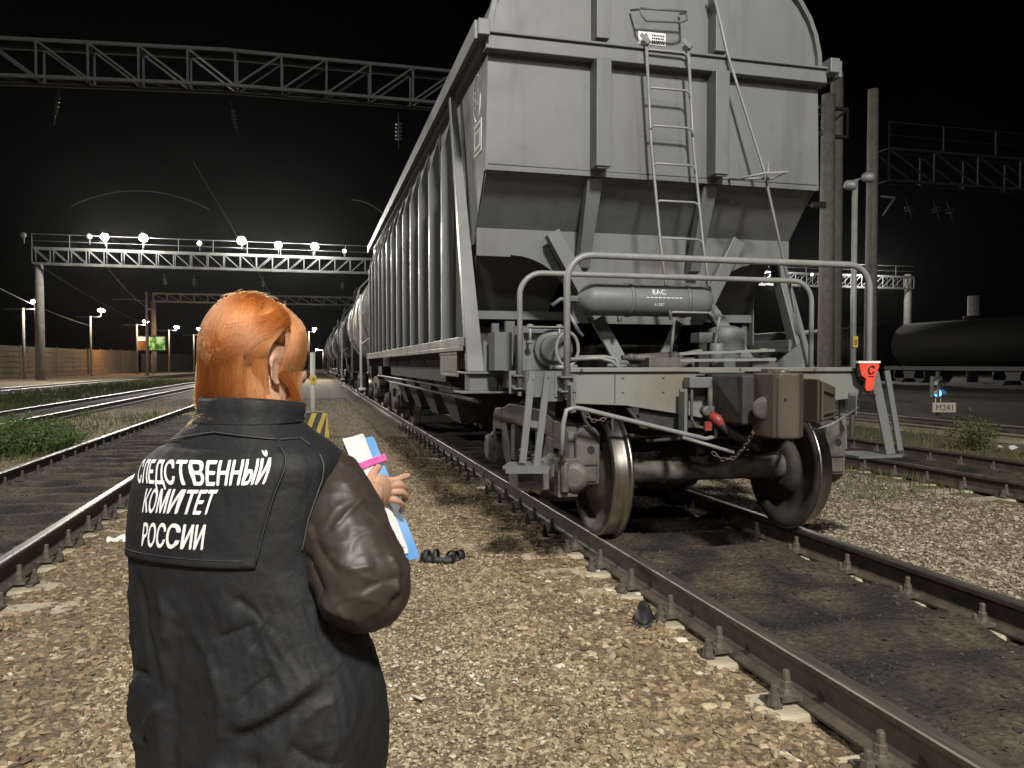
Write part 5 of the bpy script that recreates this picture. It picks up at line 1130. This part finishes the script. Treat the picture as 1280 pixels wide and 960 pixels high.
vs, fs = quad_grid([tl, tr_, br2, bl], 46, 40, lambda s_, t_: .0042+(.0012 if t_ > .93 else 0)-(.006 if t_ < .03 else 0)); m = MB(); m.add(vs, fs, True); flap = obj('back_flap', m, VEST, vest); sd = flap.modifiers.new('thick', 'SOLIDIFY'); sd.thickness = .0018; sd.offset = -1
def seam(pts, r=.0016, o_=.009, name='stitching'):
    m = MB(); P_ = []
    for (a, b) in zip(pts, pts[1:]):
        for i in range(20): t = i/20; P_.append(vest_pt(a[0]*(1-t)+b[0]*t, a[1]*(1-t)+b[1]*t, o_))
    m.tube(P_, r, 5); return obj(name, m, SEAM, vest)
def up(p_, d): return (p_[0], p_[1]-d)
seam([up(bl, 9), up(br2, 9)], .0008, .0058); seam([tr_, br2], .0010, .0052); seam([on_vest(205, 553), on_vest(270, 540), on_vest(349, 549)], .0014, .004)
seam([on_vest(349, 549), on_vest(392, 545), on_vest(425, 552)], .0014, .004); seam([on_vest(436, 562), on_vest(405, 600), on_vest(384, 650), on_vest(376, 690)], .0016, .003)
# lettering on the flap: three lines, bent onto the cloth
LET = mat('vest_lettering', (.80, .80, .80), (.68, .68, .68), .55, ns=40)
def vest_text(txt, lt, rt, rb, lb, shear=0):
    """corners of the line (cap line and baseline) in the picture, found on the cloth"""
    c4 = [on_vest(*lt), on_vest(*rt), on_vest(*rb), on_vest(*lb)]; vs, fs = text_pts(txt, 1.0, 0, 0, 0, 1.0, 4); x0 = min(v[0] for v in vs); x1 = max(v[0] for v in vs); cap = .735
    bm = bmesh.new(); bv = [bm.verts.new(v) for v in vs]
    for f in fs:
        try: bm.faces.new([bv[i] for i in f])
        except ValueError: pass
    bmesh.ops.triangulate(bm, faces=bm.faces)
    for it in range(2):
        ee = [e for e in bm.edges if e.calc_length() > .14]
        if ee: bmesh.ops.subdivide_edges(bm, edges=ee, cuts=1); bmesh.ops.triangulate(bm, faces=[f for f in bm.faces if len(f.verts) > 3])
    bm.verts.index_update(); m = MB()
    for dx_, dy_, o_ in ((0, 0, 0), (.026, .02, .0002), (.052, 0, .0004), (.078, .02, .0006), (.04, -.012, .0008)):
      out = []
      for v in bm.verts:
        s_ = (v.co.x+dx_-x0)/(x1-x0+.078); t_ = (v.co.y+dy_)/cap; top = [c4[0][k]*(1-s_)+c4[1][k]*s_ for k in (0, 1)]; bot = [c4[3][k]*(1-s_)+c4[2][k]*s_ for k in (0, 1)]; out.append(vest_pt(bot[0]+(top[0]-bot[0])*t_, bot[1]+(top[1]-bot[1])*t_, .0050+o_))
      m.add(out, [[v.index for v in f.verts] for f in bm.faces])
    bm.free(); return obj('lettering', m, LET, flap)
vest_text('СЛЕДСТВЕННЫЙ', (184, 574), (339, 572), (331, 604), (176, 602.5))
vest_text('КОМИТЕТ', (187, 610.5), (275, 612), (265, 642), (181.5, 639.5))
vest_text('РОССИИ', (183.5, 653), (260, 655.5), (256, 686), (180.5, 681.5))
# jacket sleeves (leather)
LEATH = mat('brown_leather', (.026, .0185, .0145), (.036, .026, .020), .50, ns=5, bump=.25, bs=120, spec=.4, bd=.0015)
SFOLDS = []
def crease(p_, n):
    if not SFOLDS:
        for a_ in (([(455, 622), (436, 642), (414, 664)], .0045, 3.5), ([(380, 690), (392, 722), (404, 752)], -.006, 5), ([(398, 742), (418, 762), (444, 772)], .0055, 6), ([(486, 690), (498, 715), (497, 750)], .0045, 5), ([(508, 712), (503, 738), (488, 762)], -.004, 4), ([(384, 640), (400, 690), (425, 720)], -.004, 8), ([(450, 740), (474, 728), (505, 722)], -.0035, 5), ([(415, 700), (440, 712), (470, 706)], .004, 9)):
            SFOLDS.append(([Vector(q_) for q_ in a_[0]], a_[1], a_[2], 0))
    u_, v_ = prj(p_); keep = FOLDS[:]; FOLDS[:] = SFOLDS; ex = fold_lines(u_, v_) if n.dot(FC) < .35 else 0; FOLDS[:] = keep
    return ex*1.7+crease_noise(p_, n)
def crease_noise(p_, n):
    q_ = p_; w_ = nz3(q_.x*5, q_.y*5, q_.z*5)*.6
    def rg_(n_, k): return max(0, 1-abs(n_)*k)**2
    return .0045*rg_(nz3(q_.x*7+q_.z*5+w_, q_.y*7, q_.z*8-q_.x*5), 4.2)+.002*rg_(nz3(q_.x*13+w_, q_.y*13+q_.z*10, q_.z*15+3), 4)-.001+.0025*nz3(q_.x*6, q_.y*6, q_.z*6+8)
pts, rs = spline([(*pF(410, 590, 1.41), .050), (*pF(425, 624, 1.375), .065), (*pF(431, 662, 1.35), .077), (*pF(443, 704, 1.32), .083), (*pF(456, 729, 1.315), .081), (*pF(462, 722, 1.38), .068), (*pF(455, 680, 1.48), .054), (*pF(449, 640, 1.55), .040)], 8)
m = MB(); capsule(m, pts, rs, 20); sl = sculpt('jacket_sleeve', m, LEATH, PERSON, .0045, 5, crease)
pts, rs = spline([(*pF(232, 596, 1.50), .05), (*pF(220, 650, 1.56), .068), (*pF(240, 705, 1.60), .07), (*pF(330, 690, 1.66), .058), (*pF(400, 655, 1.70), .042)], 8)
m = MB(); capsule(m, pts, rs, 18); sculpt('jacket_sleeve', m, LEATH, PERSON, .009, 6, crease)
# trousers and boots below the vest
TROU = mat('dark_trousers', (.02, .02, .023), (.03, .03, .033), .8, ns=8, bump=.3)
m = MB(); hip = pF(318, 960, F0)
for sd_ in (-1, 1):
    a = hip+E1*(sd_*.085); capsule(m, [Vector((a.x, a.y, .52)), Vector((a.x, a.y, .30)), Vector((a.x+EB.x*.02, a.y+EB.y*.02, -.06))], [.095, .078, .06], 16)
ell(m, Vector((hip.x, hip.y, .56)), (E1, EB, Z), (.17, .12, .12)); sculpt('trousers', m, TROU, PERSON, .012, 4, lambda p_, n: .004*nz3(p_.x*12, p_.y*12, p_.z*9))
for sd_ in (-1, 1):
    a = hip+E1*(sd_*.088)-EB*.03; m = MB(); ell(m, Vector((a.x, a.y, -.15)), (E1, EB, Z), (.048, .125, .05)); ell(m, Vector((a.x, a.y, -.10))+EB*.05, (E1, EB, Z), (.05, .06, .09)); sculpt('boot', m, SHOE, PERSON, .008, 3)
# body: one continuous skin (head, neck, trunk, arms, hands)
SKIN = mat('skin', (.36, .205, .135), (.42, .25, .17), .5, ns=14, bump=.08, bs=90, spec=.35)
MATS['skin'].node_tree.nodes['Principled BSDF'].inputs['Subsurface Weight'].default_value = .12; MATS['skin'].node_tree.nodes['Principled BSDF'].inputs['Subsurface Radius'].default_value = (.01, .004, .002)
BE = rad(39); HC = pF(319, 449, 1.44); hf = (FH*math.cos(BE)+RC*math.sin(BE)-Z*.14).normalized(); hr = hf.cross(Z).normalized(); hu = hr.cross(hf).normalized(); HA = (hr, hf, hu)
def hp(r, f, u): return HC+hr*r+hf*f+hu*u
m = MB()
ell(m, hp(0, -.006, .025), HA, (.068, .085, .085), 28); ell(m, hp(0, .034, -.04), HA, (.057, .056, .068), 24); ell(m, hp(0, .070, -.086), HA, (.021, .02, .016)); ell(m, hp(0, .062, .03), HA, (.055, .035, .04))
capsule(m, [hp(0, .088, .012), hp(0, .104, -.022)], [.008, .0125], 10); ell(m, hp(0, .094, -.028), HA, (.016, .012, .009))
for u_, r_ in ((-.052, .008), (-.063, .009)): ell(m, hp(0, .086, u_), HA, (.021, .012, r_*.62))
for s_ in (-1, 1):
    ell(m, hp(s_*.034, .068, -.022), HA, (.024, .02, .02)); ell(m, hp(s_*.031, .080, .010), HA, (.0125, .010, .009)); ell(m, hp(s_*.03, .082, .028), HA, (.02, .008, .006))
    # ear: dish, rim and lobe leaning away from the skull
    e0 = hp(s_*.066, .004, -.020); ea = (hr*s_*.30-hf*.93+hu*.1).normalized(); eb = (hu+hf*.12*-1).normalized(); ell(m, e0-hr*s_*.004, (hr*s_*.85+hf*.5, ea, eb), (.004, .012, .021))
    rim = [e0+ea*(.0145*math.cos(t)+.002)+eb*(.025*math.sin(t)) for t in [rad(130-250*i/14) for i in range(15)]]; capsule(m, rim, [.0034]*12+[.004, .0045, .005], 8)
capsule(m, [hp(0, -.022, -.05), pF(318, 505, 1.43), pF(316, 535, 1.43)], [.056, .056, .064], 18)
for v_, k in ((560, .62), (620, .72), (700, .72), (780, .72), (860, .72), (930, .74)):
    uL, uR, b, f = row(v_); ell(m, pF((uL+uR)/2, v_, f), (E1, EB, Z), ((uR-uL)/2/F*f*k, b*k, .12))
capsule(m, *spline([(*pF(385, 575, 1.44), .045), (*pF(432, 665, 1.37), .040), (*pF(461, 726, 1.315), .036), (*pF(458, 677, 1.49), .032), (*pF(453, 637, 1.565), .026), (*pF(461, 622, 1.59), .025)], 5), 12)
capsule(m, *spline([(*pF(235, 580, 1.47), .045), (*pF(216, 655, 1.56), .04), (*pF(240, 703, 1.60), .036), (*pF(400, 655, 1.70), .026), (*pF(425, 640, 1.73), .024)], 5), 12)
for sd_ in (-1, 1):
    a = hip+E1*(sd_*.085); capsule(m, [Vector((a.x, a.y, .60)), Vector((a.x, a.y, .30)), Vector((a.x, a.y, -.10))], [.08, .055, .04], 12)
body = sculpt('body', m, SKIN, PERSON, .0045, 3)
# right hand: palm, four bent fingers and thumb closing on the folder
m = MB()
capsule(m, [pF(461, 628, 1.575), pF(465, 617, 1.61)], [.025, .026], 12)
W0 = pF(465, 617, 1.61); K1 = pF(484, 611, 1.665)
pw = (K1-W0).normalized(); pu = (UC-pw*UC.dot(pw)).normalized(); pn = pw.cross(pu)
ell(m, W0.lerp(K1, .55), (pw, pu, pn), (.042, .035, .016), 20)
FING = [[(481, 601, 1.655), (495, 600, 1.672), (503, 597, 1.69), (510, 594.5, 1.705)], [(483, 608, 1.66), (498, 606, 1.672), (506, 611, 1.70), (503, 616, 1.72)], [(484, 616, 1.66), (499, 615, 1.672), (507, 621, 1.70), (503, 627, 1.72)], [(483, 624, 1.655), (496, 626, 1.668), (504, 633, 1.695), (501, 639, 1.715)]]
for k, fp in enumerate(FING):
    r = (.0080, .0084, .0080, .0070)[k]; p_, q_ = spline([(*pF(*a), r*(1, 1, .93, .80)[i]) for i, a in enumerate(fp)], 5); capsule(m, p_, q_, 10); capsule(m, [pF(468, 612+k*4, 1.625), pF(*fp[0])], [.011, r*1.05], 10)
p_, q_ = spline([(*pF(463, 612, 1.60), .0125), (*pF(463, 600, 1.63), .0115), (*pF(468, 590, 1.655), .0095), (*pF(473, 584, 1.67), .0075)], 5); capsule(m, p_, q_, 10)
hand = sculpt('hand', m, SKIN, body, .0021, 2)
m = MB(); tip = pF(510, 594.5, 1.705); dn = (tip-pF(503, 597, 1.69)).normalized(); ell(m, tip-dn*.001-FC*.0055, (dn, UC, FC), (.0065, .005, .0018), 10); obj('nail', m, mat('fingernail', (.62, .42, .36), rough=.3), hand)
# left hand, holding the folder from below on its far side
m = MB(); A0 = pF(425, 640, 1.73); A1 = pF(448, 640, 1.76); ell(m, A0.lerp(A1, .5), (RC, UC, FC), (.04, .03, .016))
for k in range(4): b0 = pF(446, 630+k*7, 1.755); capsule(m, [b0, b0+RC*.03+FC*.01, b0+RC*.045+FC*.0-UC*.004], [.009, .0085, .0075], 8)
capsule(m, [A0+UC*.02, A0+UC*.04+RC*.02], [.011, .008], 8); sculpt('hand', m, SKIN, body, .003, 3)
# folder, papers and pink band: held, so things of their own
FQ = [pF(430, 553, 1.63), pF(467, 545, 1.80), pF(525.5, 697, 1.73), pF(489, 705, 1.56)]
ctr = sum(FQ, Vector())/4; fn = (FQ[1]-FQ[0]).cross(FQ[3]-FQ[0]).normalized()
if fn.dot(FC) > 0: fn = -fn
def sheet(c4, t0, t1, jag=0, corner=.06):
    """sheet with rounded corners between two offsets along the normal"""
    def P2(s_, t_): return c4[0]*(1-s_)*(1-t_)+c4[1]*s_*(1-t_)+c4[2]*s_*t_+c4[3]*(1-s_)*t_
    o2 = []; r = corner
    for cx_, cy_, a0 in ((1-r, r*.7, -90), (1-r, 1-r*.7, 0), (r, 1-r*.7, 90), (r, r*.7, 180)):
        for i in range(5): a = rad(a0+i*22.5); o2.append((cx_+r*math.cos(a), cy_+r*.7*math.sin(a)))
    n = len(o2); m = MB(); lo = [P2(*p_)+fn*t0 for p_ in o2]; hi = [P2(*p_)+fn*t1 for p_ in o2]; m.add(lo+hi, [tuple(range(n))[::-1], tuple(range(n, 2*n))]+[(i, (i+1) % n, n+(i+1) % n, n+i) for i in range(n)]); return m
FO = thing('folder', ctr, 'blue folder held upright by the woman beside the train', 'folder')
obj('cover', sheet(FQ, -.004, 0), mat('folder_blue', (.13, .37, .78), (.16, .42, .82), .35, ns=6), FO)
def lerp4(s0, s1, t0, t1): 
    def P2(s_, t_): return FQ[0]*(1-s_)*(1-t_)+FQ[1]*s_*(1-t_)+FQ[2]*s_*t_+FQ[3]*(1-s_)*t_
    return [P2(s0, t0), P2(s1, t0), P2(s1, t1), P2(s0, t1)]
PP = thing('paper_stack', ctr+fn*.004, 'white sheets clipped over the blue folder in the woman\'s hand', 'papers')
for i, (a, b, c, d) in enumerate([(-.02, .66, -.03, .93), (.02, .60, .0, .95), (-.06, .56, -.02, .90)]):
    q4 = lerp4(a, b, c, d)
    if i == 2: q4[1] = q4[1]+UC*.004
    obj('sheet', sheet(q4, .001+i*.0016, .002+i*.0016, corner=.004), PAPER, PP)
PB = thing('elastic_band', ctr+fn*.01, 'pink band stretched around the folder and papers above the hand', 'band')
m = MB(); q4 = lerp4(-.03, 1.03, .20, .255); q4[1] += UC*.012; q4[2] += UC*.012
a = [q4[0]+fn*.010, q4[1]+fn*.004, q4[2]+fn*.004, q4[3]+fn*.010]; m.hexa([a[3], a[2], a[2]-fn*.012, a[3]-fn*.018, a[0], a[1], a[1]-fn*.012, a[0]-fn*.018]); obj('loop', m, mat('pink_band', (.75, .07, .38), (.8, .16, .48), .5, ns=20), PB, .001)
# ------------------------------------------------------------------ hair
def hair_material(name='copper_hair'):
    m = bpy.data.materials.new(name); m.use_nodes = True; t = m.node_tree; t.nodes.remove(t.nodes['Principled BSDF']); h = t.nodes.new('ShaderNodeBsdfHairPrincipled'); h.parametrization = 'COLOR'
    hi = t.nodes.new('ShaderNodeHairInfo'); r = t.nodes.new('ShaderNodeValToRGB'); r.color_ramp.elements[0].color = (.20, .046, .010, 1); r.color_ramp.elements[1].color = (.46, .145, .036, 1); r.color_ramp.elements.new(.55).color = (.33, .088, .019, 1)
    t.links.new(hi.outputs['Random'], r.inputs[0]); t.links.new(r.outputs[0], h.inputs['Color']); h.inputs['Roughness'].default_value = .32; h.inputs['Radial Roughness'].default_value = .42; t.links.new(h.outputs[0], t.nodes['Material Output'].inputs[0]); return m
HAIR = hair_material(); SCALP = mat('hair_base', (.20, .058, .015), (.27, .085, .022), .5, ns=30, stretch=(1, 1, .15))
HO = hp(0, -.012, .022); HR = (.0745, .091, .095)
def hs(d, k=1.0): return HO+(hr*(HR[0]*d.x)+hf*(HR[1]*d.y)+hu*(HR[2]*d.z))*k
# base shell: only where hair grows (not over face or ears)
m = MB(); n = 40; vs = []; fs = []
for i in range(n//2+1):
    for j in range(n): t = math.pi*i/(n//2)*.80; p_ = 2*math.pi*j/n; vs.append(Vector((math.sin(t)*math.cos(p_), math.sin(t)*math.sin(p_), math.cos(t))))
def hairy(d): return not (d.y > .35 and d.z < .62-.1*d.y) and not (abs(d.x) > .78 and d.z < .02 and d.y > -.16)
for i in range(n//2):
    for j in range(n):
        q4 = [i*n+j, i*n+(j+1) % n, (i+1)*n+(j+1) % n, (i+1)*n+j]
        if all(hairy(vs[k]) for k in q4): fs.append(tuple(q4))
m.add([hs(d, .955) for d in vs], fs, True); hb = obj('hair', m, SCALP, PERSON); sd = hb.modifiers.new('thick', 'SOLIDIFY'); sd.thickness = .004; sd.offset = -1
rg = random.Random(5)
def slerp(a, b, t):
    w_ = math.acos(max(-1, min(1, a.dot(b)))); 
    if w_ < 1e-4: return a.copy()
    return (a*math.sin((1-t)*w_)+b*math.sin(t*w_))/math.sin(w_)
def strand(nodes, k0, k1, tail, npt=14):
    """nodes: unit directions on the head; tail: world points after the last one"""
    nodes = [d.normalized() for d in nodes]; out = []; seg = len(nodes)-1; per = max(3, (npt-len(tail))//seg)
    raw = []
    for i in range(seg):
        for q_ in range(per): raw.append(slerp(nodes[i], nodes[i+1], q_/per))
    raw.append(nodes[-1])
    for it in range(2): raw = [raw[0]]+[(raw[i-1]+raw[i]*2+raw[i+1]).normalized() for i in range(1, len(raw)-1)]+[raw[-1]]
    L_ = len(raw)-1
    for i, d in enumerate(raw): out.append(hs(d, k0+(k1-k0)*min(1, i/L_*3)))
    return out+tail
strands = []
def jit(v, a): return Vector((v.x+rg.gauss(0, a), v.y+rg.gauss(0, a), v.z+rg.gauss(0, a)))
NU = (258, 278, 304, 334, 360)
NECK = [pF(u, v, f) for u, v, f in zip(NU, (506, 510, 512, 515, 518), (1.432, 1.392, 1.366, 1.368, 1.395))]
def neck_t(u):
    u = min(max(u, NU[0]), NU[-1]-.01); i = max(k for k in range(4) if NU[k] <= u); return (i+(u-NU[i])/(NU[i+1]-NU[i]))/4
def neck_at(t):
    t = min(max(t, 0), .9999)*4; i = int(t); return NECK[i].lerp(NECK[i+1], t-i)
for i in range(15000):
    s_ = rg.random(); side = -1 if rg.random() < .42 else 1
    tp = rg.uniform(-.55, .78)                                   # along the parting, crown to forehead
    root = Vector((.10+side*abs(rg.gauss(0, .16)), tp, math.sqrt(max(.1, 1-tp*tp)))); k = 1.004+rg.random()**1.5*.05+.007*nz3(s_*14*side, 2.0, tp*2)
    if side > 0:      # her right: swept back over the ear and across to the nape
        nape = Vector((rg.uniform(-.5, .84), -.58, rg.uniform(-.35, -.05))); 
        if tp > .1: nodes = [root, jit(Vector((.72, .22+.25*tp, .62)), .07), jit(Vector((.86, -.26, .10+.25*rg.random())), .06), nape]
        else: nodes = [root, jit(slerp(root.normalized(), nape.normalized(), .4), .035), jit(slerp(root.normalized(), nape.normalized(), .75), .03), nape]
        t = (nape.x+.5)/1.30*.70+.30
    else:
        nape = Vector((rg.uniform(-1.0, .10), -.42, rg.uniform(-.35, -.05))); nodes = [root, jit(slerp(root.normalized(), nape.normalized(), .4), .035), jit(slerp(root.normalized(), nape.normalized(), .75), .03), nape]
        t = (nape.x+.98)/1.08*.5
    lb = hs(nape.normalized(), k); t = neck_t(prj(lb)[0]+rg.gauss(-1, 3)); e = neck_at(t); jx = Vector((rg.gauss(0, .006), rg.gauss(0, .006), rg.gauss(0, .004))); w1 = lb.lerp(e+jx, .5)+EB*.004; strands.append(strand(nodes, .99, k, [w1, e+jx, e-EB*.014-Z*.028] if (t < .3 or rg.random() < .85) else [w1, e+jx-Z*rg.uniform(-.010, .006), e+jx-RC*rg.uniform(.004, .02)-Z*rg.uniform(0, .010)]))
for i in range(2200):   # hair lying close behind the right ear
    root = Vector((rg.uniform(.2, .6), rg.uniform(-.5, .3), .75)); k = .99+rg.random()**1.5*.05
    nodes = [root, jit(Vector((.90, -.22, .12)), .05), jit(Vector((.92-.1*rg.random(), rg.uniform(-.5, -.16), -.25)), .03), Vector((.84, rg.uniform(-.55, -.2), -.45))]
    e = neck_at(neck_t(prj(hs(nodes[-1].normalized(), k))[0]+rg.gauss(4, 4))); strands.append(strand(nodes, .99, k, [e+Vector((rg.gauss(0, .005), rg.gauss(0, .005), rg.uniform(-.006, .01))), e-EB*.014-Z*.028]))
for i in range(1800):   # wisps close round the back and top of the ear
    root = Vector((rg.uniform(.25, .6), rg.uniform(-.2, .5), .75)); k = 1.0+rg.random()**1.5*.04
    nodes = [root, jit(Vector((.88, rg.uniform(-.10, .16), .34)), .03), jit(Vector((.96, rg.uniform(-.26, -.10), .02)), .025), jit(Vector((.93, rg.uniform(-.34, -.16), -.30)), .025)]
    e = neck_at(neck_t(prj(hs(nodes[-1].normalized(), k))[0]+rg.gauss(3, 3))); lb = hs(nodes[-1].normalized(), k); strands.append(strand(nodes, .99, k, [lb.lerp(e, .5), e, e-EB*.014-Z*.028]))
for i in range(3800):  # lock falling in front of the right ear to the jaw
    tp = rg.uniform(.30, .82); root = Vector((.12+abs(rg.gauss(0, .12)), tp, math.sqrt(max(.1, 1-tp*tp)))); x = rg.random()**.65; k = 1+rg.random()**1.5*.06
    nodes = [root, jit(Vector((.78, .46+.22*x, .38)), .05), jit(Vector((.86, .28+.66*x, -.15)), .035), jit(Vector((.78, .22+.70*x, -.42)), .03)]; k += .15*x
    e = pF(374-10*x, 506+6*x, 1.44)+Vector((rg.gauss(0, .004), rg.gauss(0, .004), 0)); lb = hs(nodes[-1].normalized(), k); strands.append(strand(nodes, .99, k, [lb.lerp(e, .35)+RC*.003, lb.lerp(e, .7)+RC*.002, e, e-Z*.03]))
for i in range(260):   # short ends lying over the collar
    a = neck_at(rg.uniform(.15, .95)); d = Vector((0, 0, -1))*rg.uniform(.012, .035)-RC*rg.uniform(-.01, .045)+EB*.012; strands.append([a+Z*.03-EB*.002+Vector((rg.gauss(0, .006), 0, 0)), a+Z*.008+EB*.008, a+EB*.013+d*.4, a+EB*.012+d])
for i in range(200):   # flyaways
    tp = rg.uniform(-.6, .7); root = Vector((rg.gauss(0, .5), tp, .75)).normalized(); b = hs(root, 1.02); d = Vector((rg.gauss(0, .5), rg.gauss(0, .5), rg.uniform(.0, .5))); l = rg.uniform(.01, .03); d = d-(b-HO).normalized()*d.dot((b-HO).normalized()); w2 = (b-HO).normalized(); strands.append([b, b+w2*.003+d*l*.4, b+w2*.005+d*l*.8, b+w2*.004+d*l*1.3])
hc = bpy.data.hair_curves.new('hair_strands'); hc.add_curves([len(s_) for s_ in strands]); ho = off(hb)
flat = np.array([(p_-ho)[:] for s_ in strands for p_ in s_], dtype=np.float32); hc.attributes['position'].data.foreach_set('vector', flat.ravel())
ra = hc.attributes.get('radius') or hc.attributes.new('radius', 'FLOAT', 'POINT'); ra.data.foreach_set('value', np.concatenate([np.linspace(.00046, .00030, len(s_)) for s_ in strands]).astype(np.float32))
hc.materials.append(HAIR); hso = bpy.data.objects.new('hair_strands', hc); C.objects.link(hso); hso.parent = hb
# ================================================================== LIGHTS
KEY = spot('yard_floodlight', (.6, -9, 12.9), (2.2, 8, 1.0), 20500, (1.0, .965, .885), 150, .9, .5)
spot('fill_spot_left', (-8, -13, 11), (2, 8, .8), 3000, (1, .96, .88), 130, .6, .6)  # unseen lamp added to soften the main lamp's shadows
spot('fill_spot_right', (9, -12, 9), (3, 8, .8), 1200, (1, .96, .88), 130, .6, .6)  # second added fill, weaker, from behind on the right
spot('side_fill_spot', (-15, 21, 12), (1, 12, 1), 8500, (1.0, .95, .86), 120, .5, .6)  # out-of-view lamp added to brighten the wagon's left side
# haze box added to put a glow around the lamps
m = bpy.data.materials.new('lamp_glow_haze'); m.use_nodes = True; t = m.node_tree; t.nodes.clear(); ou = t.nodes.new('ShaderNodeOutputMaterial'); pv = t.nodes.new('ShaderNodeVolumePrincipled')
pv.inputs['Color'].default_value = (.86, .88, .92, 1); pv.inputs['Density'].default_value = .000045; pv.inputs['Anisotropy'].default_value = .8; t.links.new(pv.outputs[0], ou.inputs['Volume'])
mb = MB(); mb.box(-920, 920, -70, 1210, -1.6, 20); hz = obj('haze', mb, m); tag(hz, kind='stuff')
